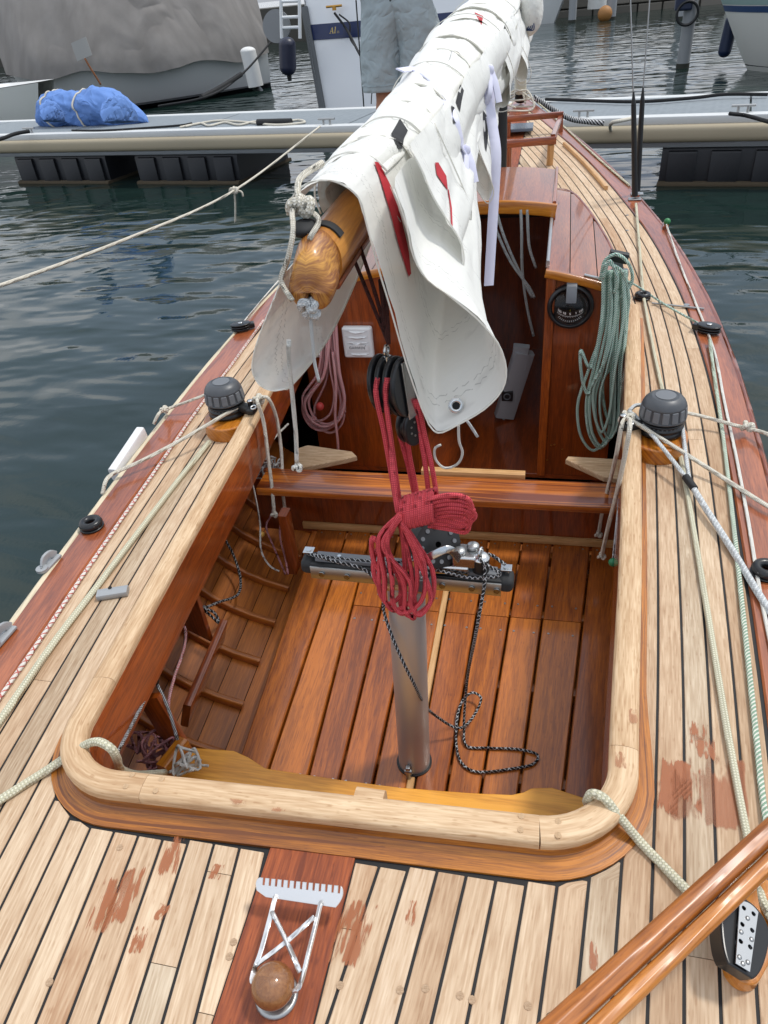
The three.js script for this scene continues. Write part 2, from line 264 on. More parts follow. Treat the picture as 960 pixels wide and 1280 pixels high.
// ================================================================ the sailboat
const boat = thing('wooden_sailboat', 'varnished mahogany sailboat with pale teak deck and open cockpit', 'sailboat', [0, -0.62, -3.2]);
const ET = [[0.9, 0.65], [0.5, 0.715], [0, 0.79], [-0.5, 0.85], [-1, 0.905], [-1.5, 0.948], [-2, 0.982], [-2.6, 1.003], [-3.3, 0.985], [-4.13, 0.895], [-5.3, 0.650], [-6.34, 0.328], [-7.18, 0.012]];
const E = z => table(z, ET);
const CI = [[-0.6, 0.487], [-0.85, 0.505], [-1.36, 0.545], [-2, 0.587], [-2.55, 0.620], [-2.9, 0.637], [-4, 0.66]];     // inside of the coaming
const ci = z => table(z, CI);
const SK = 0.04;                                              // the cockpit's after edge is a little out of square
const AFT = -0.588, RAD = 0.17, COAM_END = -2.86;
const CABW = [[-2.5, 0.6], [-2.9, 0.588], [-3.3, 0.525], [-3.6, 0.452], [-3.85, 0.36], [-4.0, 0.26], [-4.08, 0.14], [-4.11, 0.0]];
function foot(z, x) {                                          // half width of what stands on the deck there
  const zc = z + SK * x; let w = 0;
  if (zc < AFT && zc > COAM_END) { const hm = ci(zc) + 0.056 + 0.012 * sst(-1.0, -0.75, zc); w = zc > AFT - RAD ? hm - RAD + Math.sqrt(Math.max(0, RAD * RAD - (zc - AFT + RAD) ** 2)) : hm; }
  if (z <= COAM_END + 0.001 && z > -4.11) w = Math.max(w, table(z, CABW) - 0.01);
  return w;
}
const zs = []; for (let z = 0.62; z > -7.12; z -= (z < -0.51 && z > -0.82) ? 0.008 : (z < -3.8 && z > -4.2) ? 0.02 : 0.05) zs.push(z);
const dk = (x, z, o = 0) => V(x, sheer(z) + o, z);
const kingHalf = z => z > -2 ? mix(0.062, 0.076, clamp((0.6 - z) / 1.2)) : 0.075;
const kingX = z => z > -2 ? -0.014 + 0.05 * (-0.6 - z) * 0 + 0.02 : 0.0;
const deck = part('deck', boat, 'bleached teak strip deck with black caulked seams');
// caulking bed under the planks
{
  const gs = [];
  for (const s of [-1, 1]) {
    let run = [];
    const flush = () => { if (run.length > 1) gs.push(slab(run.map(q => q[0]), run.map(q => q[1]), 0.02, 0.0005)); run = []; };
    for (const z of zs) { const o = E(z) - 0.05; let b = Math.max(0, foot(z, s * 0.4) - 0.012); if (o - b < 0.004) { flush(); continue; } const A = dk(s * b, z, -0.0025), B = dk(s * o, z, -0.0025); run.push(s > 0 ? [A, B] : [B, A]); }
    flush();
  }
  gs.push(beam(V(-0.42, -0.008, -0.594 + SK * 0.42), V(0.42, -0.008, -0.594 - SK * 0.42), 0.07, 0.008));
  obj('caulking', gs, M.caulk, deck);
}
// planks, sprung along the side, nibbed off at king plank, coaming and cabin
{
  const P = 0.0485, C0 = 0.104, G = 0.0026, teak = [M.teakA, M.teakB, M.teakC, M.teakD, M.teakE, M.teakA], rr = rng(5);
  for (const s of [-1, 1]) for (let k = 0; k < 19; k++) {
    let run = [], next = 0.6 - rr() * 1.6, i0 = 0;
    const flush = () => { if (run.length > 1) { const A = run.map(q => q[0]), B = run.map(q => q[1]); const m = obj('plank', slab(s > 0 ? A : B, s > 0 ? B : A, 0.012, 0.0012, rr() * 9, rr() * 9), teak[Math.floor(rr() * 6)], deck); } run = []; };
    for (const z of zs) {
      let xo = E(z) - C0 - k * P - G, xi = xo - P + 2 * G; const kh = kingHalf(z) + G, kx = s * kingX(z);
      const lim = x => Math.max(x, (kh + kx), Math.max(0, foot(z, s * x)) + 0.006);
      const xo2 = Math.max(xo, kh + kx, foot(z, s * xo) + 0.006), xi2 = lim(xi);
      if (xo2 - xi2 < 0.0025 || xo2 > xo + 1e-6) { flush(); continue; }
      run.push([dk(s * xi2, z), dk(s * xo2, z)]);
      if (z < next && run.length > 4) { next = z - 1.7 - rr() * 1.4; flush(); run.push([dk(s * xi2, z - 0.0012), dk(s * xo2, z - 0.0012)]); }
    }
    flush();
  }
  // king plank aft, and forward of the mast
  const kp = (z0, z1, o) => { const zz = zs.filter(z => z < z0 && z > z1); return slab(zz.map(z => dk(kingX(z) - kingHalf(z), z, o)), zz.map(z => dk(kingX(z) + kingHalf(z), z, o)), 0.016); };
  obj('king_plank', kp(0.62, -0.596, 0.0012), M.king, deck, 'reddish mahogany plank down the middle of the deck');
  obj('king_plank', kp(-4.12, -7.0, 0.001), M.king, deck);
}
// covering boards along the gunwale, rubbing strips, hull
for (const s of [-1, 1]) {
  const g = [], A = zs.map(z => dk(s * Math.max(0.001, E(z) - 0.099), z, 0.003)), B = zs.map(z => dk(s * E(z), z, 0.001));
  obj('covering_board', slab(s > 0 ? A : B, s > 0 ? B : A, 0.03, 0.004), M.cover, boat, 'varnished mahogany covering board along the gunwale');
  const pth = zs.map(z => dk(s * (E(z) - 0.002), z, -0.006));
  obj('rubbing_strip', sweep(pth, circle(0.011, 8), { up: V(0, 1, 0), crease: 3 }), s < 0 ? plain(0xd2c4a8, 0.55) : M.mahogDark, boat);
}
{
  const rows = [], prof = [[0, 1, 0], [-0.12, 1.0, 0.004], [-0.3, 0.985, 0], [-0.5, 0.95, 0], [-0.62, 0.90, 0], [-0.78, 0.78, 0], [-0.95, 0.5, 0], [-1.05, 0.02, 0]];
  const mk = s => grid(zs.map(z => prof.map(([dy, k]) => V(s * (E(z) + 0.006) * (z < -6 ? Math.pow(k, 1 + (-z - 6) * 0.8) : k), Math.min(sheer(z), 0.4) * (dy === 0 ? 1 : Math.max(0, 1 + dy)) + dy, z))), { flip: s > 0 });
  obj('hull', [mk(1), mk(-1)], M.mahogDark, boat, 'varnished dark mahogany hull planking');
  const tz = zs[0], tp = []; for (const [dy, k] of prof) tp.push([E(tz) * k, dy]); for (const [dy, k] of [...prof].reverse()) tp.push([-E(tz) * k, dy]);
  obj('transom', panelZ(tp, tz, 0.02), M.mahogDark, boat);
}
// toe strips (pale wood) on the foredeck
for (const s of [1, -1]) {
  const pth = []; for (let z = -4.75; z >= -5.75; z -= 0.1) pth.push(dk(s * (E(z) - 0.15), z, 0.012));
  obj('toe_strip', sweep(pth, roundRect(0.022, 0.024, 0.006), { up: V(0, 1, 0) }), M.pale, boat);
}

// ---------------------------------------------------------------- coaming
const capY = z => 0.06 + 0.045 * sst(-1.7, -2.8, z);
function coamPath(off) {            // plan line around the cockpit, off = distance outward from the inner face
  const pts = [], r = 0.115 + off, zA = -0.675 + off;
  for (let z = COAM_END; z < zA - r - 0.005; z += 0.06) pts.push([-(ci(z) + off), z]);
  const xl = ci(zA - r) + off;
  for (let i = 0; i <= 12; i++) { const t = i / 12 * Math.PI / 2; pts.push([-(xl - r + r * Math.cos(t)), zA - r + r * Math.sin(t)]); }
  for (let i = 1; i < 12; i++) pts.push([mix(-(xl - r), xl - r, i / 12), zA]);
  for (let i = 12; i >= 0; i--) { const t = i / 12 * Math.PI / 2; pts.push([xl - r + r * Math.cos(t), zA - r + r * Math.sin(t)]); }
  for (let z = zA - r - 0.005 - ((zA - r - 0.005 - COAM_END) % 0.06); z >= COAM_END - 0.001; z -= 0.06) pts.push([ci(z) + off, z]);
  return pts.map(([x, z]) => V(x, capY(z), z - SK * x * sst(-1.6, -0.9, z)));
}
const coaming = part('coaming', boat, 'bleached wood coaming around the cockpit with varnished inner boards');
{
  const P = coamPath(0.026), n = P.length;
  const capProf = []; for (const [a, b] of [[-0.025, -0.024], [0.025, -0.024]]) capProf.push([a, b]); for (let i = 0; i <= 10; i++) { const t = i / 10 * Math.PI; capProf.push([0.026 * Math.cos(t), -0.013 + 0.015 * Math.pow(Math.sin(t), 0.6)]); }
  const ia = P.findIndex(p => p.z > -0.86), ja = P.findIndex(p => p.x > -0.335 && p.z > -0.72), jb = P.findIndex(p => p.x > 0.335 && p.z > -0.75), ib = n - 1 - [...P].reverse().findIndex(p => p.z > -0.89);
  const segs = [[0, ia], [ia, ja], [ja, jb], [jb, ib], [ib, n - 1]];
  segs.forEach(([a, b], k) => { const path = P.slice(a, b + 1).map(p => p.clone()); if (k) { const d = path[1].clone().sub(path[0]).normalize(); path[0].addScaledVector(d, 0.0008); } obj('cap_rail', sweep(path, capProf, { up: V(0, 1, 0), u0: k * 1.3, v0: k * 2.1, crease: 0.8 }), M.cap, coaming); });
  // bungs near the joints
  const bung = (p, y) => { const m = screw(V(p.x, y, p.z), coaming, M.cap, 'bung', 1.6); };
  for (const i of [ja, jb]) for (const e of [-0.03, 0.03]) for (const q of [-0.012, 0.012]) bung(V(P[i].x + e, 0, P[i].z + q - 0.002), P[i].y + 0.0005);
  // inner board
  const I = coamPath(0.008), board = [[-0.008, -0.165], [0.008, -0.165], [0.008, -0.024], [-0.008, -0.024]];
  obj('coaming_board', sweep(I, board, { up: V(0, 1, 0), crease: 0.5, u0: 3 }), M.mahog, coaming);
  // varnished moulding at the foot of the coaming outside
  const O = coamPath(0.062).map(p => { const k = 0.014 * (1 - sst(-1.05, -0.8, p.z)); return V(p.x - Math.sign(p.x) * k, p.y, p.z); });
  const foot2 = [[-0.022, -0.075], [0.021, -0.075], [0.022, -0.0565], [0.018, -0.055], [0.000, -0.051], [-0.012, -0.044], [-0.018, -0.026], [-0.022, -0.026]];
  obj('coaming_foot', sweep(O, foot2, { up: V(0, 1, 0), crease: 0.5 }), M.moulding, coaming, 'honey coloured varnished moulding at the foot of the coaming');
  // block let into the inner face aft
  const c = PY(466, 992, 0.03); obj('tiller_notch_block', sweep([V(c.x - 0.026, 0.03, -0.672 - SK * c.x), V(c.x + 0.026, 0.03, -0.672 - SK * c.x)], roundRect(0.05, 0.055, 0.018, 4), { up: V(0, 1, 0) }), M.cap, coaming);
}
// wet patches soaked into the bare wood of deck and cap
function stain(px, py, w, l, seed, o = {}) {
  const c = o.cap ? PY(px, py, 0.0615) : PD(px, py), g = new THREE.PlaneGeometry(w, l, 1, 1); g.rotateX(-Math.PI / 2); g.rotateY(o.turn ?? 0); g.translate(c.x, c.y + 0.0009, c.z);
  const t = tex(128, 256, (u, v) => { const d = Math.hypot((u - 0.5) * 2, (v - 0.5) * 2), n = fbm(u * 7, v * 3, 64, 64, 4, seed), f = fbm(u * 40, v * 5, 64, 64, 3, seed + 3); const k = sst(0.42, 0.58, n + 0.42 * (f - 0.5) + 0.30 * (1 - d) - 0.10 - 0.9 * sst(0.55, 1, Math.max(Math.abs(u - 0.5), Math.abs(v - 0.5)) * 2)); return [k, k, k]; }, false);
  t.wrapS = t.wrapT = THREE.ClampToEdgeWrapping;
  const m = new THREE.MeshPhysicalMaterial({ color: o.color ?? 0xa8623a, roughness: 0.35, alphaMap: t, transparent: true, opacity: o.op ?? 0.7 });
  return obj('wet_patch', g, m, o.cap ? coaming : deck);
}
stain(885, 985, 0.20, 0.22, 301, { turn: -0.1, op: 0.6 }); stain(848, 985, 0.12, 0.17, 307, { turn: -0.1 }); stain(878, 925, 0.07, 0.12, 311, { turn: -0.1 }); stain(133, 1130, 0.055, 0.13, 317, { turn: 0.15 }); stain(160, 1118, 0.055, 0.13, 319, { turn: 0.15 }); stain(216, 1068, 0.05, 0.11, 323, { turn: 0.15 }); stain(203, 1140, 0.03, 0.04, 341); stain(173, 1175, 0.035, 0.06, 347, { turn: 0.15 }); stain(270, 1090, 0.03, 0.04, 349); stain(440, 1165, 0.09, 0.15, 331, { turn: -0.05 }); stain(515, 1142, 0.025, 0.06, 337, { turn: -0.08 }); stain(742, 1195, 0.02, 0.06, 353);
stain(790, 895, 0.03, 0.05, 361, { cap: 1, op: 0.42 }); stain(775, 950, 0.03, 0.05, 367, { cap: 1, op: 0.42 }); stain(298, 1003, 0.05, 0.014, 371, { cap: 1, op: 0.42 }); stain(348, 1012, 0.04, 0.014, 373, { cap: 1, op: 0.42 });
// plugs over the deck fastenings
for (const [x, y] of [[292, 1178], [287, 1196], [425, 1232], [500, 1238], [532, 1236], [575, 1245], [660, 1258], [590, 1250], [150, 1060], [62, 1228]]) screw(PD(x, y, -0.0006), deck, M.teakB, 'bung', 1.7);

// ---------------------------------------------------------------- cockpit interior
const FLOOR = -0.45;
const cockpit = part('cockpit_floor', boat, 'varnished floorboards of the cockpit with dark gaps');
{
  const S = [[398, 655, 298, 948], [432, 671, 337, 956], [462, 672, 387, 962], [497, 674, 425, 970], [532, 676, 467, 976], [566, 680, 510, 978], [610, 682, 559, 982], [651, 685, 601, 988], [690, 685, 648, 992], [738, 690, 704, 992], [779, 695, 757, 996]].map(([a, b, c, d]) => [PY(a, b, FLOOR), PY(c, d, FLOOR)]);
  const at = (k, z) => { const [a, b] = S[k], t = (z - a.z) / (b.z - a.z); return mix(a.x, b.x, t); };
  const zf = -2.075, za = -0.86, fl = [M.floorA, M.floorB, M.floorC], rr = rng(9);
  const joint = PY(438, 756, FLOOR).z, joint2 = PY(676, 774, FLOOR).z;
  for (let k = 0; k < 10; k++) {
    const runs = k >= 2 && k <= 8 ? [[zf, mix(joint, joint2, (k - 2) / 6)], [mix(joint, joint2, (k - 2) / 6), za]] : [[zf, za]];
    for (const [z0, z1] of runs) {
      const g = 0.0035, zz = [z0 + 0.0015, z1 - 0.0015]; let e0 = k === 5 ? 0.017 : 0;
      const m = obj('floorboard', slab(zz.map(z => V(at(k, z) + g + e0, FLOOR, z)), zz.map(z => V(at(k + 1, z) - g, FLOOR, z)), 0.02, 0.003, rr() * 9, rr() * 9), fl[Math.floor(rr() * 3)], cockpit);
      for (const z of [z0 + 0.06, z1 - 0.06]) { if (z > -0.93) { for (const f of [0.2, 0.8]) screw(V(mix(at(k, -1.0), at(k + 1, -1.0), f), FLOOR + 0.0006, -1.01), cockpit); continue; } for (const f of [0.2, 0.8]) screw(V(mix(at(k, z), at(k + 1, z), f), FLOOR + 0.0006, z), cockpit); }
    }
  }
  obj('centre_batten', slab([zf, za].map(z => V(at(5, z) - 0.003, FLOOR + 0.001, z)), [zf, za].map(z => V(at(5, z) + 0.015, FLOOR + 0.001, z)), 0.02, 0.002), M.pale, cockpit, 'narrow pale batten between the floorboards');
  // bearers below and the bilge
  const gs = []; for (let z = -2.0; z < -0.6; z += 0.3) gs.push(beam(V(-0.38, FLOOR - 0.045, z), V(0.66, FLOOR - 0.045, z), 0.03, 0.045));
  obj('floor_bearers', gs, M.bilge, cockpit);
}
// inside of the hull with its steamed ribs
const inner = part('hull_lining', boat, 'inside of the hull planking with steamed ribs');
{
  const cross = (z, s, off = 0) => { const w = E(z) - 0.05 - off, a = []; for (let i = 0; i <= 12; i++) { const t = i / 12, ang = t * Math.PI / 2; a.push(V(s * (0.05 + (w - 0.05) * Math.pow(Math.sin(ang), 0.62)), -0.02 - (0.575 - off) * Math.pow(Math.cos(ang), 0.8), z)); } return a; };
  for (const s of [-1, 1]) {
    // planking strakes
    for (let k = 0; k < 12; k++) {
      const zz = []; for (let z = -0.45; z >= -2.6; z -= 0.215) zz.push(z);
      const rows = zz.map(z => { const c = cross(z, s); const a = c[k].clone(), b = c[k + 1].clone(); return [a.lerp(b, 0.012), b.clone().lerp(c[k], 0.012)]; });
      obj('strake', grid(rows, { flip: s < 0 }), M.bilge, inner);
    }
    for (let z = -0.75; z > -2.3; z -= 0.175) obj('rib', sweep(cross(z, s, 0.012).slice(3), roundRect(0.028, 0.02, 0.006), { up: V(0, 0, 1) }), M.bilge, inner);
  }
  obj('stringer', sweep([-0.5, -1, -1.5, -2.05].map(z => { const c = cross(z, -1, 0.03)[8]; return c; }), roundRect(0.02, 0.04, 0.004), { up: V(0, 1, 0) }), M.bilge, inner);
}
// after board inside the coaming
{
  const y = -0.30, f = [[214, 938], [235, 934], [292, 938], [310, 946], [332, 960], [430, 975], [500, 984], [590, 991], [640, 993], [654, 990], [664, 985], [690, 984], [740, 1000]].map(([a, b]) => PY(a, b, y));
  const pts = [...f, V(0.52, y, -0.5), V(-0.5, y, -0.5)];
  obj('locker_board', board(pts, y, 0.022, 0.003, false), M.amber, boat, 'amber varnished board across the after end of the cockpit');
  obj('locker_front', beam(V(-0.46, y - 0.09, -0.9), V(0.5, y - 0.09, -0.9), 0.02, 0.13), M.mahogDark, boat);
  const a = PY(204, 965, y + 0.02), b = PY(232, 930, y + 0.02); obj('cleat_block', beam(a, b, 0.03, 0.05), M.honey, boat);
  obj('knee', beam(PY(232, 948, -0.36), PX(186, 870, -0.55), 0.02, 0.06, V(1, 0, 0)), M.mahog, boat);
  obj('side_brace', beam(PY(232, 895, -0.36), PY(278, 788, -0.36), 0.022, 0.10, V(0.35, 1, 0)), M.mahog, boat);
  obj('side_panel', panelZ([[-0.86, -0.16], [-0.86, -0.02], [-0.58, -0.02], [-0.58, -0.34]], -1.35, 0.018), M.mahogDark, boat);
  const p0 = PY(368, 712, FLOOR), p1 = PZ(355, 640, p0.z); obj('seat_post', beam(p0, p1, 0.03, 0.05, V(0, 0, 1)), M.mahogDark, boat);
}
// bridge deck beam (thwart), riser and threshold
{
  const w = z => E(z) - 0.08;
  obj('thwart', sweep([V(-0.60, -0.178, -1.945), V(0.66, -0.178, -1.945)], roundRect(0.135, 0.036, 0.014, 4).map(([a, b]) => [a, b]), { up: V(0, 1, 0) }), M.stripe, boat, 'striped varnished beam across the front of the cockpit');
  obj('riser', panelZ([[-0.7, -0.47], [0.75, -0.47], [0.75, -0.197], [-0.7, -0.197]], -2.06, 0.018), M.mahogDark, boat);
  obj('riser_batten', beam(V(-0.52, FLOOR + 0.016, -2.035), V(0.66, FLOOR + 0.016, -2.035), 0.014, 0.03), M.pale, boat);
  const a = PY(575, 590, -0.19); obj('threshold', beam(V(-0.05, -0.172, -2.04), V(0.30, -0.172, -2.04), 0.03, 0.03), M.pale, boat);
  for (const pts of [[[372, 560], [385, 556], [440, 564], [446, 570], [430, 574], [370, 586]], [[707, 574], [710, 570], [780, 574], [780, 599], [755, 596]]]) obj('corner_shelf', board(pts.map(p => PY(p[0], p[1], -0.24)), -0.24, 0.022, 0.004, false), M.cap, boat, 'bare wood wedge shelf in the corner');
}
// ---------------------------------------------------------------- bulkhead, companionway, cabin
const BZ = -2.55;
{
  const roofY = x => 0.385 - 0.30 * x * x;
  const L = -0.60, Rr = 0.605;
  // openings: companionway from x -0.1 to 0.325
  const c0 = -0.13, c1 = PZ(684, 330, BZ).x;
  const strip = (x0, x1, y0) => { const p = []; p.push([x0, y0], [x1, y0]); for (let i = 6; i >= 0; i--) { const x = mix(x0, x1, i / 6); p.push([x, roofY(x) - 0.012]); } return p; };
  obj('bulkhead', panelZ(strip(c1 + 0.032, Rr, -0.5), BZ - 0.02, 0.02), M.mahogDark, boat, 'dark red varnished bulkhead panel beside the companionway');
  obj('bulkhead', panelZ(strip(L, c0 - 0.03, -0.5), BZ - 0.02, 0.02), M.mahogDark, boat, 'dark red varnished bulkhead panel carrying two instruments');
  for (const [x, w] of [[c1 + 0.016, 0.033], [c0 - 0.016, 0.033]]) obj('door_post', beam(V(x, -0.5, BZ - 0.006), V(x, roofY(x) - 0.012, BZ - 0.006), w, 0.034, V(0, 0, 1)), M.mahog, boat);
  // yellow trim along the after edge of the roof
  for (const [x0, x1] of [[c1 - 0.005, 0.60], [-0.6, c0 + 0.005]]) { const p = []; for (let i = 0; i <= 8; i++) { const x = mix(x0, x1, i / 8); p.push(V(x, roofY(x) - 0.012, BZ + 0.012)); } obj('roof_trim', sweep(p, roundRect(0.02, 0.03, 0.006), { up: V(0, 1, 0) }), M.honey, boat); }
  // roof: planks with dark seams on either side of the hatch, front part closed
  const wAt = z => Math.max(0.0, table(z, CABW) - 0.012), zz = []; for (let z = BZ + 0.004; z > -4.1; z -= (z < -3.7 ? 0.03 : 0.06)) zz.push(z);
  const HX0 = c0 + 0.002, HX1 = c1 - 0.002, roofH = (x, z) => roofY(x) + 0.004 * (BZ - z) - 0.10 * sst(-3.6, -4.15, z);
  const seams = [[-0.6, -0.44], [-0.44, -0.29], [-0.29, HX0 - 0.0], [HX0, HX1], [HX1 + 0.0, 0.41], [0.41, 0.505], [0.505, 0.62]];
  const roof = part('cabin_roof', boat, 'varnished mahogany cabin roof with dark seams');
  seams.forEach(([a, b], k) => {
    const mid = k === 3, rows = []; let A = [], B = [];
    for (const z of zz) { if (mid && z > -3.45) continue; const w = wAt(z), x0 = clamp(a + 0.0018, -w, w), x1 = clamp(b - 0.0018, -w, w); if (x1 - x0 < 0.004) { if (A.length) break; continue; } const m = 5, r = []; for (let j = 0; j <= m; j++) { const x = mix(x0, x1, j / m); r.push(V(x, roofH(x, z), z)); } rows.push(r); }
    if (rows.length > 1) obj('roof_plank', grid(rows), roofMat(), roof);
  });
  const under = []; for (const z of zz) { const w = wAt(z); const r = []; for (let j = 0; j <= 10; j++) { const x = mix(-w, w, j / 10); r.push(V(x, roofH(x, z) - 0.006, z)); } under.push(r); }
  const gsU = []; const ucut = (x0, x1, zA, zB) => { const rows = []; for (const z of zz) { if (z > zA || z < zB) continue; const w = wAt(z); const a = clamp(x0, -w, w), b = clamp(x1, -w, w); if (b - a < 0.003) break; const r = []; for (let j = 0; j <= 4; j++) { const x = mix(a, b, j / 4); r.push(V(x, roofH(x, z) - 0.005, z)); } rows.push(r); } if (rows.length > 1) gsU.push(grid(rows)); };
  ucut(-0.6, HX0 - 0.002, 0, -9); ucut(HX1 + 0.002, 0.6, 0, -9); ucut(HX0 - 0.002, HX1 + 0.002, -3.45, -9);
  obj('roof_underlay', gsU, M.caulk, roof);
  // cabin sides down to the deck
  for (const s of [-1, 1]) obj('cabin_side', grid(zz.map(z => { const w = wAt(z); return [V(s * w, roofH(w, z) - 0.001, z), V(s * (w + 0.01), sheer(z) - 0.02, z)]; })), M.mahogDark, boat);
  const edge = []; for (const z of zz) edge.push(V(wAt(z), roofH(wAt(z), z) - 0.004, z)); for (const z of [...zz].reverse()) edge.push(V(-wAt(z), roofH(wAt(z), z) - 0.004, z));
  obj('roof_edge', sweep(edge, circle(0.008, 6), { up: V(0, 1, 0), crease: 3 }), M.mahog, boat);
  // sliding hatch, pushed forward, with yellow after edge and steel runners
  const hz0 = PY(690, 262, 0.40).z, hz1 = hz0 - 0.62, hx0 = HX0 - 0.03, hx1 = HX1 + 0.012, hr = x => 0.44 - 0.35 * (x - 0.1) ** 2;
  const hatch = part('sliding_hatch', boat, 'varnished sliding hatch pushed forward with a yellow wooden edge');
  { const rows = []; for (const z of [hz0, hz0 - 0.2, hz0 - 0.4, hz1]) { const r = []; for (let j = 0; j <= 10; j++) { const x = mix(hx0, hx1, j / 10); r.push(V(x, hr(x), z)); } rows.push(r); } obj('hatch_top', [grid(rows)], roofMat(), hatch);
    const p = []; for (let j = 0; j <= 10; j++) { const x = mix(hx0 - 0.01, hx1 + 0.008, j / 10); p.push(V(x, hr(x) - 0.020, hz0 + 0.012)); } obj('hatch_trim', sweep(p, roundRect(0.024, 0.052, 0.007), { up: V(0, 1, 0) }), M.honey, hatch);
    for (const x of [hx0, hx1]) obj('hatch_side', beam(V(x, 0.395, hz0), V(x, 0.395, hz1), 0.014, 0.075), M.mahog, hatch); }
  for (const x of [HX1 + 0.004, HX0 - 0.004]) obj('hatch_runner', beam(V(x, roofY(x) + 0.012, BZ - 0.01), V(x, roofY(x) + 0.012, hz0 - 0.03), 0.012, 0.026), M.alu, boat);
  // interior: dark cabin with a shelf of jars' lids, a box and cables
  obj('cabin_lining', [panelZ([[-0.42, -0.55], [0.42, -0.55], [0.42, 0.27], [-0.42, 0.27]], -3.8, 0.01), bx(-0.42, -0.12, -3.2, 0.01, 0.78, 1.2), bx(0.42, -0.12, -3.2, 0.01, 0.78, 1.2)], M.mahogDark, boat);
  obj('cabin_sole', board([V(-0.6, 0, BZ), V(0.6, 0, BZ), V(0.6, 0, -3.95), V(-0.6, 0, -3.95)], -0.5, 0.02), M.mahogDark, boat);
  obj('hatch_beam', beam(V(-0.2, 0.325, -3.42), V(0.36, 0.325, -3.42), 0.05, 0.05), M.black, boat);
}
function roofMat() { return M.roof || (M.roof = wood(0xaa5c22, 0x6a300c, { seed: 163, fig: 0.3, fine: 0.5, blot: 0.5, pores: 0.3, rough: 0.4, coat: 0.7, coatRough: 0.05, bump: 0.0002 })); }
M.inox = plain(0xdadada, 0.35, { metalness: 0.75 });
// ================================================================ fittings bolted to the boat
function oriented(g, from, to, p) { g.applyQuaternion(new THREE.Quaternion().setFromUnitVectors(from, to.clone().normalize())); g.translate(p.x, p.y, p.z); return g; }
// winches on wooden pads
for (const s of [-1, 1]) {
  const c = s < 0 ? PY(287, 522, 0.03) : PY(824, 545, 0.03); const w = part('winch', boat, s < 0 ? 'grey capped winch on a wooden pad with a white rope knotted beside it' : 'grey capped winch on a wooden pad with a grey rope loop round it');
  const pad = new THREE.Shape(); pad.absellipse(0, 0, 0.082, 0.098, 0, Math.PI * 2); const pg = new THREE.ExtrudeGeometry(pad, { depth: 0.04, bevelEnabled: true, bevelSize: 0.006, bevelThickness: 0.006, bevelSegments: 3, curveSegments: 40 }); pg.rotateX(-Math.PI / 2); pg.translate(c.x - s * 0.01, 0.002, c.z + 0.012); planarUV(pg, 'xz');
  obj('pad', pg, M.honey, w);
  const y0 = 0.052;
  obj('base', lathe([[0, 0], [0.064, 0], [0.066, 0.006], [0.062, 0.012], [0.060, 0.018], [0.064, 0.02], [0.064, 0.026], [0.058, 0.028], [0.058, 0.032], [0.063, 0.034], [0.063, 0.040], [0.05, 0.044], [0, 0.044]], c.x, y0, c.z, 40), M.blackSatin, w);
  const teeth = []; for (let i = 0; i < 30; i++) { const a = i / 30 * 2 * Math.PI; const g = bx(0, 0, 0, 0.016, 0.004, 0.004, 0.001); g.rotateY(0.5); g.translate(0.052, 0.03, 0); g.rotateY(a); g.translate(c.x, y0, c.z); teeth.push(g); }
  obj('jaw', teeth, M.grey, w);
  obj('cap', lathe([[0, 0.115], [0.030, 0.115], [0.034, 0.113], [0.036, 0.116], [0.040, 0.114], [0.050, 0.109], [0.057, 0.101], [0.0615, 0.092], [0.0625, 0.088], [0.060, 0.086], [0.0635, 0.054], [0.067, 0.052], [0.067, 0.047], [0.05, 0.043], [0, 0.043]], c.x, y0, c.z, 48), M.greyCap, w);
  const pads = []; for (let i = 0; i < 15; i++) { const a = i / 15 * 2 * Math.PI; const g = bx(0, 0, 0, 0.019, 0.034, 0.007, 0.0032); g.rotateX(-0.12); g.translate(0, 0.070, 0.0622); g.rotateY(a); g.translate(c.x, y0, c.z); pads.push(g); }
  obj('grip', pads, M.grey, w);
  obj('cap_disc', lathe([[0, 0.1165], [0.0285, 0.1165], [0.029, 0.115], [0, 0.115]], c.x, y0, c.z, 32), M.grey, w);
  // feeder arm towards the cockpit, with a cam fairlead
  const a = V(c.x - s * 0.055, y0 + 0.03, c.z + 0.01), b = V(c.x - s * 0.105, y0 + 0.024, c.z + 0.03);
  obj('cam_cleat', [beam(a, b, 0.036, 0.022), bx(b.x, b.y + 0.006, b.z, 0.03, 0.02, 0.05, 0.006), cyl(V(b.x - 0.008, b.y, b.z - 0.012), V(b.x - 0.008, b.y + 0.03, b.z - 0.012), 0.009)], M.black, w);
  obj('cam_screw', [lathe([[0, 0.004], [0.008, 0.004], [0.011, 0], [0, 0]], b.x - 0.008, b.y + 0.03, b.z - 0.012, 16), torus(V(b.x + 0.012, b.y + 0.02, b.z + 0.012), V(0, 1, 0.2), 0.009, 0.003)], M.steel, w);
}
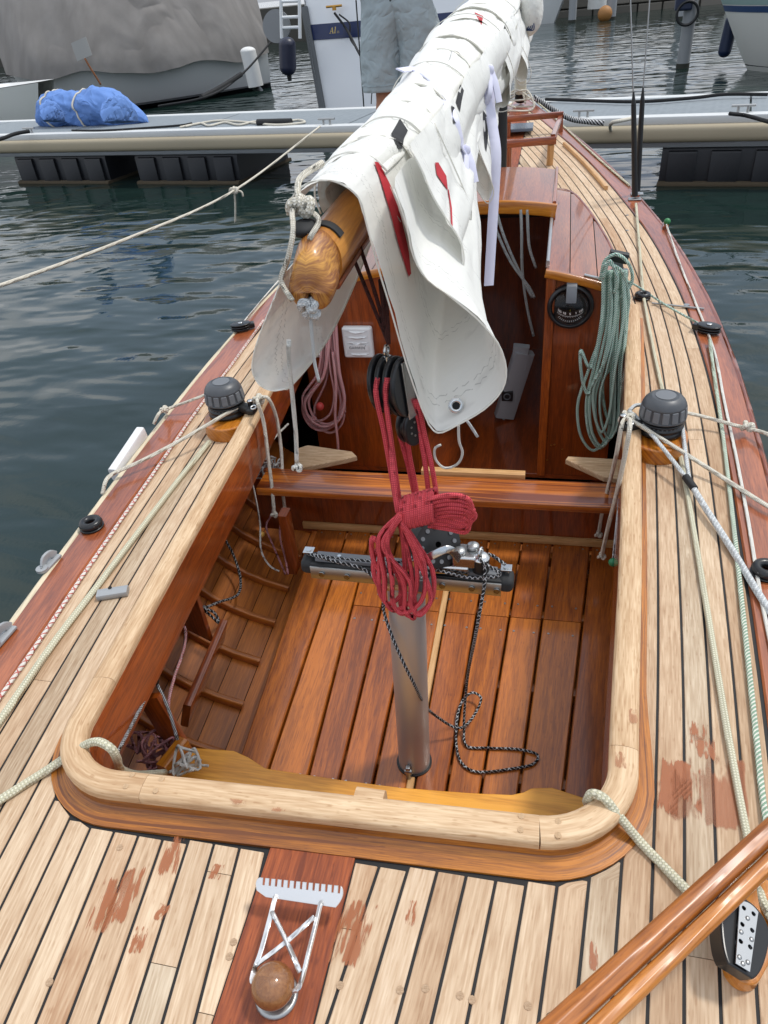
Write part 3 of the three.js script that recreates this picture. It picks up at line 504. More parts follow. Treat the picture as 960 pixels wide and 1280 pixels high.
// small deck fittings
{
  const fair = (px, py, lab) => { const c = PD(px, py, 0.006); const g = part('fairlead', boat, lab); obj('ring', [torus(V(c.x, c.y + 0.012, c.z), V(0, 1, 0), 0.022, 0.012), lathe([[0.018, 0], [0.034, 0], [0.034, 0.006], [0.018, 0.006]], c.x, c.y - 0.002, c.z, 28)], M.blackSatin, g); for (const a of [0.7, 2.4, 4.4]) screw(V(c.x + 0.03 * Math.cos(a), c.y + 0.016, c.z + 0.03 * Math.sin(a)), g, M.steelRough, 'screw', 0.8); };
  fair(115, 658, 'black round fairlead on the covering board'); fair(957, 716, 'black round fairlead beside the white sheet');
  fair(803, 372, 'black ring fairlead at the forward end of the coaming');
  const chock = (px, py, dx) => { const c = PD(px, py, 0.004); const g = part('chock', boat, 'cast aluminium chock on the covering board'); const f = V(0.07, 0, -1).normalize(); const P = (a, b, h) => V(c.x + a, c.y + h, c.z + b); obj('body', [beam(P(0, 0.034, 0.004), P(0.003, -0.034, 0.004), 0.03, 0.008, V(0, 1, 0), 0.003), cyl(P(0, 0.03, 0.004), P(0, 0.03, 0.012), 0.016, 18), sweep(spline([P(-0.004, 0.018, 0.008), P(-0.004, 0.006, 0.022), P(0, -0.016, 0.022), P(0.002, -0.03, 0.008)], 10), roundRect(0.022, 0.008, 0.003), { up: V(1, 0, 0) })], M.aluPaint, g); screw(P(0, 0.03, 0.013), g); };
  chock(62, 705); chock(4, 797);
  { const c = PD(140, 741, 0); const g = part('pad_plate', boat, 'small grey metal plate screwed to the teak'); obj('plate', beam(PD(122, 744, 0.009), PD(160, 738, 0.009), 0.03, 0.016, V(0, 1, 0), 0.004), M.aluPaint, g); screw(c.clone().add(V(0, 0.0175, 0)), g, M.dark, 'hole', 1.4); }  // plate is solid; the dark disc paints the shade of a hole
  const block = (px, py, turn, lab) => { const c = PD(px, py, 0.006); const g = part('deck_block', boat, lab); const q = []; for (const y of [0.002, 0.012, 0.022]) { const a = lathe([[0, 0], [0.034, 0], [0.037, 0.004], [0.034, 0.008], [0, 0.008]], 0, y, 0, 24); a.scale(1.25, 1, 0.8); q.push(a); } q.push(bx(0.045, 0.014, 0, 0.03, 0.024, 0.034, 0.006)); for (const a of q) { a.rotateY(turn); a.translate(c.x, c.y, c.z); } obj('body', q, M.blackSatin, g); obj('pin', lathe([[0, 0.004], [0.009, 0.004], [0.011, 0], [0, 0]], c.x, c.y + 0.03, c.z, 14), M.steel, g); };
  block(302, 412, 0.5, 'black block on the deck edge beside the sail'); block(885, 415, 2.6, 'black block on the deck edge with a green flecked rope');
  { const c = PD(858, 383, 0.004); obj('padeye', [cyl(PD(815, 379, 0.008), PD(880, 386, 0.008), 0.004), cyl(c, c.clone().add(V(0, 0.008, 0)), 0.012)], M.steelRough, boat); }
  { const c = PD(833, 282, 0.004); obj('cleat_pad', beam(c.clone().add(V(-0.01, 0.005, 0.05)), c.clone().add(V(0, 0.005, -0.03)), 0.03, 0.012), M.mahog, boat); }
  // tiny round plates along the right hand deck
  for (const [x, y] of [[722, 270], [784, 269], [784, 288], [690, 1274]]) { const c = PD(x, y, 0.0006); obj('deck_plate', lathe([[0, 0.002], [0.007, 0.002], [0.009, 0], [0, 0]], c.x, c.y, c.z, 16), M.steelRough, boat); }
}
// block with perforated steel cheek on a wooden foot (right, aft)
{
  const c = PD(932, 1195, 0), g = part('sheet_block', boat, 'big black block with a perforated steel cheek on a varnished wooden foot');
  const sh = new THREE.Shape(); const O = [[898, 1150], [900, 1195], [905, 1222], [920, 1238], [938, 1240], [950, 1225], [972, 1170], [975, 1130], [940, 1105]].map(p => PD(p[0], p[1])); const cc = spline(O, 40, true);
  obj('foot', board(cc, 0.03, 0.03, 0.004), M.honey, g);
  const up = V(0.30, 0.92, 0.25).normalize(), ax = PD(944, 1130).sub(PD(936, 1225)).setY(0).normalize(), sd = up.clone().cross(ax).normalize(), uu = sd.clone(); const ctr = PY(931, 1168, 0.07);
  const B = new THREE.Matrix4().makeBasis(ax, up, ax.clone().cross(up).normalize()); B.scale(V(0.82, 0.82, 0.82)); B.setPosition(ctr);
  const body = new THREE.Shape(); body.moveTo(-0.06, -0.02); body.quadraticCurveTo(-0.045, -0.034, 0, -0.04); body.absarc(0.018, 0, 0.042, -Math.PI / 2, Math.PI / 2); body.quadraticCurveTo(-0.045, 0.034, -0.06, 0.02); body.closePath();
  const bg = new THREE.ExtrudeGeometry(body, { depth: 0.035, bevelEnabled: true, bevelSize: 0.004, bevelThickness: 0.004, bevelSegments: 3, curveSegments: 20 }); bg.rotateX(-Math.PI / 2); bg.translate(0, -0.04, 0); bg.applyMatrix4(B); obj('shell', bg, M.blackSatin, g);
  const ch = new THREE.Shape(); ch.moveTo(-0.058, -0.011); ch.lineTo(0.05, -0.017); ch.quadraticCurveTo(0.062, 0, 0.05, 0.017); ch.lineTo(-0.058, 0.014); ch.closePath();
  for (const [x, y] of [[0.042, -0.009], [0.042, 0.009], [0.012, -0.009], [0.012, 0.009], [-0.018, -0.008], [-0.018, 0.009]]) { const h = new THREE.Path(); h.absellipse(x, y, 0.0042, 0.0042, 0, Math.PI * 2); ch.holes.push(h); }
  const cg = new THREE.ExtrudeGeometry(ch, { depth: 0.002, bevelEnabled: true, bevelSize: 0.0005, bevelThickness: 0.0005, bevelSegments: 1, curveSegments: 10 }); cg.rotateX(-Math.PI / 2); cg.translate(0, 0.0035, 0); cg.applyMatrix4(B); obj('cheek_plate', cg, M.steel, g);
  for (const [x, y] of [[0.028, 0.001], [-0.004, -0.009], [-0.002, 0.01], [-0.045, -0.006], [-0.045, 0.009], [-0.052, 0.002]]) { const p = sph(V(0, 0, 0), 0.0042, 1, 0.6, 1, 10); p.translate(x, 0.0065, -y); p.applyMatrix4(B); obj('rivet', p, M.steelRough, g); }
}
// compass on the bulkhead
{
  const c = PZ(713, 382, BZ), g = part('compass', boat, 'round black compass with white numerals set in the bulkhead');
  const z = BZ + 0.001, P = (x, y, d) => V(c.x + x, c.y + y, z + d);
  const lz = (prof, n = 48) => { const a = new THREE.LatheGeometry(prof.map(p => new THREE.Vector2(...p)), n); a.rotateX(Math.PI / 2); a.translate(c.x, c.y, z); return a; };
  obj('bezel', lz([[0.060, 0.004], [0.066, 0.018], [0.070, 0.022], [0.078, 0.018], [0.081, 0.008], [0.081, 0], [0.06, 0]]), M.blackSatin, g);
  obj('bowl', lz([[0, 0.002], [0.062, 0.002], [0.063, 0.012]]), M.black, g);
  obj('hood', sweep([P(0, 0.085, 0.012), P(0, 0.078, 0.034), P(0, 0.05, 0.05), P(0, 0.03, 0.052)], roundRect(0.036, 0.012, 0.004), { up: V(0, 0, 1) }), M.grey, g);
  const cv = document.createElement('canvas'); cv.width = 512; cv.height = 128; const x = cv.getContext('2d'); x.fillStyle = '#0b0b0c'; x.fillRect(0, 0, 512, 128); x.fillStyle = '#e9e9e6'; x.font = 'bold 58px sans-serif'; x.textAlign = 'center';
  ['165', '18', 'S', '1', '195'].forEach((s, i) => x.fillText(s, 52 + i * 102, 66)); for (let i = 0; i < 48; i++) x.fillRect(6 + i * 10.6, 84, 4, i % 4 ? 18 : 32);
  const t = new THREE.CanvasTexture(cv); t.colorSpace = THREE.SRGBColorSpace;
  const dr = new THREE.CylinderGeometry(0.05, 0.053, 0.024, 40, 1, true, -0.95, 1.9); dr.rotateX(0.55); dr.scale(1.05, 1.25, 0.5); dr.translate(c.x, c.y + 0.016, z + 0.02); obj('card', dr, plain(0xffffff, 0.5, { map: t }), g);
  const cv2 = document.createElement('canvas'); cv2.width = 512; cv2.height = 256; const y = cv2.getContext('2d'); y.fillStyle = '#0b0b0c'; y.fillRect(0, 0, 512, 256); y.strokeStyle = '#e9e9e6'; y.lineWidth = 7; for (let i = -6; i <= 6; i++) { const a = i * 0.16; y.beginPath(); y.moveTo(256 + 215 * Math.sin(a), 20 + 190 * Math.cos(a)); y.lineTo(256 + 250 * Math.sin(a), 20 + 222 * Math.cos(a)); y.stroke(); } y.strokeStyle = '#c9c23a'; y.lineWidth = 6; y.beginPath(); y.moveTo(80, 0); y.quadraticCurveTo(90, 110, 170, 140); y.moveTo(432, 0); y.quadraticCurveTo(422, 110, 342, 140); y.moveTo(256, 0); y.lineTo(256, 140); y.stroke();
  const t2 = new THREE.CanvasTexture(cv2); t2.colorSpace = THREE.SRGBColorSpace; const pl = new THREE.PlaneGeometry(0.1, 0.05); pl.translate(c.x, c.y - 0.034, z + 0.012); obj('heel_scale', pl, plain(0xffffff, 0.5, { map: t2 }), g);
  const dome = new THREE.SphereGeometry(0.064, 32, 12, 0, Math.PI * 2, 0, Math.PI / 2); dome.rotateX(Math.PI / 2); dome.scale(1, 1, 0.6); dome.translate(c.x, c.y, z + 0.016); obj('glass', dome, new THREE.MeshPhysicalMaterial({ color: 0xffffff, transmission: 1, roughness: 0.02, thickness: 0, ior: 1.3 }), g);
}
// two covered instruments
[[449, 425], [398, 425]].forEach(([px, py], i) => {
  const c = PZ(px, py, BZ), g = part('instrument_cover', boat, i ? 'white ribbed instrument cover partly behind the sail' : 'white ribbed instrument cover with grey lettering');
  obj('cover', bx(c.x, c.y, BZ + 0.016, 0.118, 0.125, 0.03, 0.010), M.white, g);
  for (let k = 0; k < 5; k++) { const y = c.y - 0.045 + k * 0.023; if (k === 1 || k === 2 && 0) continue; const a = spline([V(c.x - 0.045, y + 0.004, BZ + 0.031), V(c.x, y - 0.004, BZ + 0.0315), V(c.x + 0.045, y + 0.003, BZ + 0.031)], 12); obj('ridge', sweep(a, circle(0.004, 8), { crease: 3, scale: t => 0.15 + Math.sin(t * Math.PI) }), M.white, g); }
  if (!i) { const cv = document.createElement('canvas'); cv.width = 256; cv.height = 64; const x = cv.getContext('2d'); x.fillStyle = '#e2e3e2'; x.fillRect(0, 0, 256, 64); x.fillStyle = '#55585a'; x.font = 'bold 46px sans-serif'; x.textAlign = 'center'; x.fillText('GARMIN', 124, 50); x.beginPath(); x.moveTo(214, 12); x.lineTo(222, 0); x.lineTo(230, 12); x.fill(); const t = new THREE.CanvasTexture(cv); t.colorSpace = THREE.SRGBColorSpace; const p = new THREE.PlaneGeometry(0.088, 0.022); p.translate(c.x, c.y - 0.016, BZ + 0.0368); obj('lettering', p, plain(0xffffff, 0.4, { map: t }), g); }
});
for (const [x, y] of [[683, 545], [689, 557], [693, 556], [703, 562], [684, 575], [678, 552], [684, 453], [681, 512]]) screw(PZ(x, y, BZ + 0.002), boat, M.brass, 'brass_screw', 1.1);

// ---------------------------------------------------------------- mainsheet post and traveller
const postB = PY(518, 952, FLOOR), TY = 0.215, TZ = -1.1;
{
  const g = part('mainsheet_post', boat, 'brushed steel post standing on the cockpit floor'), top = V(PZ(507, 725, TZ).x, TY - 0.03, TZ);
  obj('tube', cyl(postB, top, 0.0405, 40), plain(0xc2c1be, 0.45, { metalness: 0.6 }), g);
  obj('collar', cyl(postB.clone().add(V(0, -0.004, 0)), postB.clone().add(V(0, 0.004, 0)), 0.046, 36), M.black, g);
  obj('hinge', [bx(postB.x - 0.006, FLOOR + 0.02, postB.z + 0.047, 0.014, 0.05, 0.014), cyl(V(postB.x - 0.014, FLOOR + 0.03, postB.z + 0.05), V(postB.x + 0.004, FLOOR + 0.03, postB.z + 0.05), 0.007)], M.steelRough, g);
  obj('saddle', bx(top.x, TY - 0.028, TZ, 0.09, 0.012, 0.07, 0.003), M.pale, g);
  const t = part('traveller', boat, 'mainsheet traveller track with steel side plates and control blocks');
  const A = PZ(381, 703, TZ), B = PZ(640, 727, TZ), d = B.clone().sub(A).normalize(), at = (s, dy = 0, dz = 0) => A.clone().addScaledVector(d, s).add(V(0, dy, dz)), L = A.distanceTo(B);
  obj('track', beam(at(0.02, 0.004), at(L - 0.02, 0.004), 0.042, 0.024, V(0, 1, 0), 0.004), M.black, t);
  obj('rail', beam(at(0.03, 0.021), at(L - 0.03, 0.021), 0.026, 0.010, V(0, 1, 0), 0.003), M.grey, t);
  obj('side_plate', beam(at(0.02, -0.004, 0.0235), at(L - 0.02, -0.004, 0.0235), 0.004, 0.032, V(0, 1, 0), 0.001), M.steelRough, t);
  for (const s of [0.045, 0.10, 0.16, 0.30, 0.36, 0.41]) { const p = at(s, -0.004, 0.027); obj('bolt', cyl(p, p.clone().add(V(0, 0, 0.003)), 0.0065, 12), M.steel, t); }
  for (const s of [0.012, L - 0.012]) { obj('end_stop', bx(at(s).x, at(s).y + 0.002, TZ, 0.032, 0.034, 0.046, 0.012), M.rubber, t); const p = at(s, 0.03); obj('end_sheave', [bx(p.x, p.y, TZ - 0.006, 0.022, 0.004, 0.02, 0.001), cyl(V(p.x, p.y - 0.012, TZ - 0.006), V(p.x, p.y + 0.004, TZ - 0.006), 0.007)], M.steel, t); }
  for (const s of [0.08, 0.36]) screw(at(s, 0.027), t, M.steel, 'screw', 1.2);
  // car and cam cleats
  const car = at(0.29, 0.04); obj('car', [bx(car.x, car.y - 0.006, TZ, 0.13, 0.022, 0.05, 0.005), bx(car.x + 0.055, car.y + 0.016, TZ, 0.05, 0.03, 0.046, 0.006)], M.steel, t);
  obj('cleat_jaw', [sph(V(car.x + 0.045, car.y + 0.036, TZ + 0.01), 0.013, 1, 0.6, 1), sph(V(car.x + 0.07, car.y + 0.036, TZ - 0.008), 0.013, 1, 0.6, 1)], M.steelRough, t);
  const b2 = PZ(601, 712, TZ + 0.01); obj('turning_block', [cyl(b2, b2.clone().add(V(0, 0.03, 0)), 0.017, 20)], M.black, t); obj('block_cap', [lathe([[0, 0.012], [0.01, 0.011], [0.018, 0.004], [0.018, 0], [0, 0]], b2.x, b2.y + 0.03, b2.z, 20), torus(b2.clone().add(V(0, 0.045, 0)), V(1, 0, 0.3), 0.009, 0.003)], M.steel, t);
  const b3 = PZ(527, 718, TZ + 0.035); obj('turning_block', cyl(b3.clone().add(V(0, -0.03, 0)), b3, 0.02, 20), M.grey, t); obj('block_cap', lathe([[0, 0.008], [0.012, 0.006], [0.018, 0], [0, 0]], b3.x, b3.y, b3.z, 20), M.steel, t);
  // lower mainsheet block with ratchet: big black sheaves
  const lb = PZ(545, 680, TZ), sheave = (p, ax, R, name) => { const q = lathe([[0.006, -0.012], [R, -0.012], [R * 0.86, 0], [R, 0.012], [0.006, 0.012]], 0, 0, 0, 36); return oriented(q, V(0, 1, 0), ax, p); };
  const axS = V(0.55, 0.55, 0.75); const low = part('ratchet_block', boat, 'black ratchet block with perforated sheave above the traveller');
  obj('sheave', [sheave(lb, axS, 0.048), sheave(lb.clone().addScaledVector(axS.clone().normalize(), -0.03), axS, 0.046)], M.black, low);
  const perf = []; for (let i = 0; i < 12; i++) { const a = i / 12 * Math.PI * 2, q = new THREE.CylinderGeometry(0.0045, 0.0045, 0.003, 8); q.translate(0.035 * Math.cos(a), 0.0125, 0.035 * Math.sin(a)); perf.push(oriented(q, V(0, 1, 0), axS, lb)); } obj('rivets', perf, M.grey, low);
  const arm = sweep(spline([V(lb.x - 0.05, lb.y - 0.03, lb.z + 0.035), V(lb.x - 0.012, lb.y + 0.004, lb.z + 0.05), V(lb.x + 0.03, lb.y + 0.022, lb.z + 0.04), V(lb.x + 0.05, lb.y - 0.02, lb.z + 0.02)], 16), roundRect(0.016, 0.004, 0.001), { up: V(0.3, 0.4, 0.8) }); obj('bail', arm, M.steel, low);
  obj('shackle', cyl(V(lb.x, lb.y - 0.05, lb.z), V(car.x - 0.01, car.y + 0.005, TZ), 0.012), M.steel, low);
}
// cam cleat for the green rope by the coaming
{
  const c = PZ(773, 322, BZ + 0.03), g = part('rope_cleat', boat, 'black cleat carrying the green flecked coil');
  obj('head', beam(c.clone().add(V(-0.03, 0.01, 0)), c.clone().add(V(0.03, -0.004, 0)), 0.034, 0.03, V(0, 0, 1), 0.006), M.black, g);
  obj('stem', [beam(c.clone().add(V(0, 0, 0.0)), c.clone().add(V(0.006, -0.06, -0.02)), 0.03, 0.028, V(0, 0, 1)), bx(c.x + 0.008, c.y - 0.055, c.z - 0.005, 0.06, 0.03, 0.03, 0.008)], M.grey, g);
  obj('foot', [beam(PZ(730, 344, BZ + 0.03), PZ(778, 356, BZ + 0.03), 0.012, 0.006, V(0, 0, 1), 0.001)], M.steel, g);
}
// ---------------------------------------------------------------- mast, shrouds, forestay, foredeck furniture
{
  const mz = -4.42; const g = thing('mast', 'black sleeved mast foot with pale spar rising behind the folded sail', 'mast', [0.02, sheer(mz), mz]);
  const mx = PZ(623, 200, mz).x;
  obj('mast_boot', cyl(V(mx, sheer(mz) - 0.01, mz), V(mx, 0.72, mz), 0.046, 28), M.black, g);
  obj('spar', cyl(V(mx, 0.72, mz), V(mx, 9, mz), 0.045, 28, 0.03), M.pale, g);
  obj('collar', torus(V(mx, sheer(mz) + 0.02, mz), V(0, 1, 0), 0.055, 0.014), M.mahog, g);
  for (const [i, q] of [[[793, 250], [792, 130], [788, 0]], [[797, 235], [803, 125], [812, 0]]].entries()) {
    const z = -4.55 - i * 0.09, b = i ? PZ(...q[0], z) : PD(...q[0], 0.0), a = PZ(...q[1], b.z - 0.01), c = PZ(...q[2], b.z - 0.02); if (i) b.y = sheer(b.z);
    const dir = c.clone().sub(a).normalize(), s = thing('shroud', i ? 'thin wire shroud with black cover meeting the deck just forward of its twin' : 'thin wire shroud with black cover rising from the deck plate', 'shroud', b, 'shrouds on the side deck');
    obj('cover', [cyl(b.clone().add(V(0, 0.02, 0)), a, 0.017, 14, 0.013), cyl(a, a.clone().addScaledVector(a.clone().sub(b).normalize(), 0.06), 0.012, 12, 0.004)], M.black, s);
    obj('wire', cyl(a, a.clone().addScaledVector(dir, 4.5), 0.0035, 8), M.steelRough, s);
    obj('chainplate', bx(b.x, b.y + 0.006, b.z, 0.07, 0.008, 0.05, 0.003), M.steelRough, s);
  }
  const bow = PD(651, 128, 0.02), top = bow.clone().add(V(-0.02, 3.2, 1.3)); const fs = thing('furled_headsail', 'narrow cream headsail rolled round the forestay at the bow', 'furled sail', bow);
  obj('furler_drum', [cyl(bow.clone().add(V(0, 0.02, 0)), bow.clone().add(V(0, 0.08, 0.03)), 0.05, 20)], M.black, fs);
  obj('rolled_sail', cyl(bow.clone().add(V(0, 0.08, 0.03)), top, 0.045, 16, 0.035), plain(0xcfc8b4, 0.8), fs);
  // pulpit-like wooden frame over the forehatch
  const fr = part('foredeck_frame', boat, 'varnished wooden rail frame standing on the foredeck'), y = 0.30;
  const f1 = PY(632, 149, y), f2 = PY(704, 143, y), n1 = PY(632, 180, y - 0.02), n2 = PY(695, 175, y - 0.02);
  obj('rail', beam(f1, f2, 0.035, 0.04), M.mahog, fr); obj('rail', beam(n1, n2, 0.04, 0.045), M.mahog, fr);
  obj('side_rail', beam(f2.clone().add(V(-0.02, -0.03, 0)), n2.clone().add(V(-0.02, 0.01, 0)), 0.03, 0.05), M.mahog, fr);
  obj('leg', cyl(n2.clone().add(V(-0.03, -0.02, 0)), PD(687, 206), 0.022, 12), M.pale, fr); obj('leg', cyl(f2.clone().add(V(-0.02, -0.02, 0)), PD(700, 165), 0.022, 12), M.mahog, fr);
  obj('leg', cyl(n1.clone().add(V(0.02, -0.02, 0)), V(n1.x + 0.02, sheer(n1.z), n1.z), 0.02, 12), M.mahog, fr); obj('leg', cyl(f1.clone().add(V(0.02, -0.02, 0)), V(f1.x + 0.02, sheer(f1.z), f1.z), 0.02, 12), M.mahog, fr);
  const h = part('forehatch', boat, 'smoked grey plate set in the foredeck'); obj('plate', board([[632, 156], [667, 154], [666, 166], [630, 168]].map(p => PD(p[0], p[1], 0.02)), sheer(PD(650, 160).z) + 0.03, 0.02, 0.003), plain(0x5d6b7a, 0.25), h);
}
// tiller rest: comb of steel on the king plank, with the wooden ball it hooks over
{
  const P = (px, py, h) => PD(px, py, h), g = thing('tiller_rest', 'steel tiller rest with a toothed comb hooked over a wooden ball', 'tiller rest', PD(350, 1180));
  const a = P(319, 1112, 0.05), b = P(430, 1124, 0.05), d = b.clone().sub(a), L = d.length(); d.normalize(); const sh = new THREE.Shape(), n = 13, pitch = (L - 0.012) / n;
  sh.moveTo(0.004, 0); sh.quadraticCurveTo(-0.002, 0.014, 0.006, 0.018); let x = 0.006; for (let i = 0; i < n; i++) { sh.lineTo(x + pitch * 0.52, 0.018 + 0.0); sh.lineTo(x + pitch * 0.55, 0.0075); sh.lineTo(x + pitch * 0.97, 0.0075); sh.lineTo(x + pitch, 0.018); x += pitch; } sh.lineTo(L - 0.004, 0.016); sh.quadraticCurveTo(L + 0.002, 0.004, L - 0.012, -0.012); sh.lineTo(0.02, -0.008); sh.closePath();
  const cg = new THREE.ExtrudeGeometry(sh, { depth: 0.003, bevelEnabled: true, bevelSize: 0.0006, bevelThickness: 0.0006, bevelSegments: 1 }); const upv = V(0, 0.6, -0.8).normalize(), nv = d.clone().cross(upv).normalize(), u2 = nv.clone().cross(d).normalize(); cg.applyMatrix4(new THREE.Matrix4().makeBasis(d, u2, nv).setPosition(a)); obj('comb', cg, M.inox, g);
  const rod = (pts, r = 0.0038) => ropeGeo(pts, r, { sides: 8 });
  obj('side_rod', rod([P(344, 1121, 0.05), P(338, 1145, 0.052), P(326, 1190, 0.05), P(317, 1215, 0.045), P(315, 1226, 0.04), P(319, 1232, 0.036)]), M.inox, g);
  obj('side_rod', rod([P(401, 1128, 0.05), P(396, 1150, 0.052), P(386, 1190, 0.05), P(377, 1225, 0.045), P(372, 1236, 0.04), P(366, 1239, 0.036)]), M.inox, g);
  obj('cross_rod', rod([P(340, 1140, 0.055), P(356, 1172, 0.057), P(375, 1215, 0.05)]), M.inox, g); obj('cross_rod', rod([P(393, 1146, 0.052), P(357, 1178, 0.05), P(318, 1208, 0.047)]), M.inox, g);
  const bc = PD(341, 1232, 0.036); obj('ball', sph(bc, 0.0315, 1, 0.95, 1, 32), wood(0x9c6a3c, 0x5c3418, { seed: 173, fig: 0.3, fine: 0.3, rough: 0.35, coat: 0.7, coatRough: 0.12, su: 0.15, sv: 1.2 }), g);
  obj('socket', lathe([[0, 0], [0.031, 0], [0.033, 0.003], [0.028, 0.007], [0, 0.007]], bc.x, 0.001, bc.z, 28), M.steelRough, g);
}
// tiller with its extension lying alongside
{
  const g = thing('tiller', 'varnished wooden tiller with its extension stick folded alongside', 'tiller', [0.55, 0.1, -0.45]);
  const q = (x, y, h) => PY(x, y, h);
  const A = q(672, 1306, 0.15), B = q(1010, 995, 0.15); const path = []; for (let i = 0; i <= 8; i++) path.push(A.clone().lerp(B, i / 8));
  obj('tiller_bar', sweep(path, roundRect(0.031, 0.034, 0.013, 5), { up: V(0, 1, 0), crease: 1, scale: t => 1 - 0.1 * t }), wood(0xb87030, 0x7c4418, { seed: 43, fig: 0.6, fine: 0.6, pores: 0.4, rough: 0.42, coat: 0.5, coatRough: 0.25 }), g);
  const A2 = q(708, 1322, 0.15), B2 = q(1012, 1030, 0.15); const p2 = []; for (let i = 0; i <= 8; i++) p2.push(A2.clone().lerp(B2, i / 8));
  obj('extension', sweep(p2, roundRect(0.022, 0.024, 0.009, 5), { up: V(0, 1, 0), crease: 1 }), wood(0xc98238, 0x8a4e1a, { seed: 53, fig: 0.6, fine: 0.5, pores: 0.3, rough: 0.42, coat: 0.5, coatRough: 0.25 }), g);
}
// ================================================================ boom and flaked sail
const bAt = z => V(0.015 + 0.004 * (z + 1) * -1, 0.876 + (-1 - z) * 0.04, z);     // axis of the boom
{
  const g = thing('boom', 'worn varnished wooden boom with a notched end and lashing', 'boom', bAt(-1));
  // oval spar, slightly pear shaped
  const prof = []; for (let i = 0; i < 28; i++) { const t = i / 28 * Math.PI * 2; prof.push([0.034 * Math.cos(t), 0.044 * Math.sin(t) - 0.008]); }
  const path = []; for (let i = 0; i <= 14; i++) path.push(bAt(mix(-1.045, -4.36, i / 14)));
  const bw = wood(0xcf8d3c, 0x8f5420, { seed: 123, fig: 0.5, fine: 0.5, blot: 0.7, lines: 14, rough: 0.4, coat: 0.7, coatRough: 0.12 });
  obj('spar', sweep(path, prof, { up: V(0, 1, 0), crease: 1 }), bw, g);
  obj('luff_track', beam(bAt(-1.06).add(V(0.012, -0.052, 0)), bAt(-4.3).add(V(0.012, -0.052, 0)), 0.018, 0.012), M.mahogDark, g);
  // rounded end cap: two cheeks with a slot between them
  for (const s of [-1, 1]) {
    const rows = [], e = bAt(-0.985), n = 14;
    for (let i = 0; i <= n; i++) { const t = i / n, z = mix(-1.045, -0.968, t), k = Math.sqrt(Math.max(0, 1 - Math.pow(t, 5.5))) * (1 + 0.03 * Math.sin(t * 9)), c = bAt(z), r = [];
      for (let j = 0; j <= 14; j++) { const a = -Math.PI / 2 + j / 14 * Math.PI; const sl = (a < -0.15 ? 0.008 : a < 0.2 ? 0.004 : 0) * sst(0.1, 0.5, t); r.push(V(c.x + s * (sl + 0.031 * k * Math.max(0, Math.cos(a))), c.y - 0.006 + 0.045 * k * Math.sin(a) - 0.02 * t * t, z)); } rows.push(r); }
    const inner = rows.map(r => [r[14], r[7].clone().setX(r[14].x), r[0]]);
    obj('end_cheek', [grid(rows, { flip: s > 0 }), grid(inner, { flip: s < 0 }), grid([rows[n], rows[n].map(p => V(bAt(-0.968).x + s * 0.007, p.y, p.z))])], wood(0xdca044, 0x80481a, { seed: 133, fig: 0.2, fine: 0.7, blot: 1.1, pores: 0.3, rough: 0.5, coat: 0.45, coatRough: 0.2, su: 1.2, sv: 3 }), g, 'worn golden end of the boom');
  }
  obj('slot_floor', bx(bAt(-1.03).x, bAt(-1.03).y - 0.01, -1.035, 0.016, 0.085, 0.03), M.mahogDark, g);
  // black tape band and padding on top
  const band = []; for (let i = 0; i <= 10; i++) { const a = -0.75 + i / 10 * 1.7; const c = bAt(-1.075); band.push(V(c.x + 0.036 * Math.sin(a), c.y - 0.008 + 0.0455 * Math.cos(a), c.z)); }
  obj('tape_band', sweep(band, roundRect(0.022, 0.003, 0.001), { up: (i) => V(Math.sin(-0.75 + i / 10 * 1.7), Math.cos(-0.75 + i / 10 * 1.7), 0) }), M.rubber, g);
  const pc = bAt(-1.07); obj('padding', sph(V(pc.x - 0.018, pc.y + 0.038, -1.05), 0.02, 1.1, 0.6, 1.5), M.rubber, g);
  // lashings
  const w = ropeM.white, k0 = bAt(-1.05);
  obj('lashing', [ropeGeo([V(pc.x - 0.032, pc.y + 0.05, -1.09), V(pc.x - 0.03, pc.y + 0.066, -1.04), V(pc.x - 0.02, pc.y + 0.045, -1.0), V(pc.x - 0.03, pc.y + 0.01, -0.985), V(pc.x - 0.042, pc.y - 0.015, -0.98), V(pc.x - 0.024, pc.y - 0.04, -0.965)], 0.004), knot(V(pc.x - 0.022, pc.y + 0.066, -1.06), 0.0065, 1.5, 3), ropeGeo([V(pc.x - 0.02, pc.y + 0.066, -1.06), V(pc.x + 0.004, pc.y + 0.05, -1.05), V(pc.x - 0.0, pc.y + 0.034, -1.01)], 0.004), ropeGeo([V(pc.x - 0.03, pc.y + 0.07, -1.07), V(pc.x - 0.04, pc.y + 0.09, -1.12), V(pc.x - 0.02, pc.y + 0.10, -1.18)], 0.005)], w, g, 'white lashing knotted over the boom end');
  obj('outhaul_knot', [knot(V(pc.x - 0.004, pc.y - 0.05, -0.978), 0.006, 1.1, 8), knot(V(pc.x - 0.003, pc.y - 0.065, -0.984), 0.0055, 1, 12)], ropeM.grey, g);
  obj('gooseneck', cyl(bAt(-4.34), bAt(-4.42), 0.02, 12), M.steel, g);
  const o1 = PZ(387, 385, -0.985); rope('outhaul_tail', 'thin grey green cord hanging from the boom end', [o1, PZ(391, 430, -0.985), PZ(393, 452, -0.985), PZ(399, 478, -0.985)], 0.0028, ropeM.grey, { category: 'cord' });
}
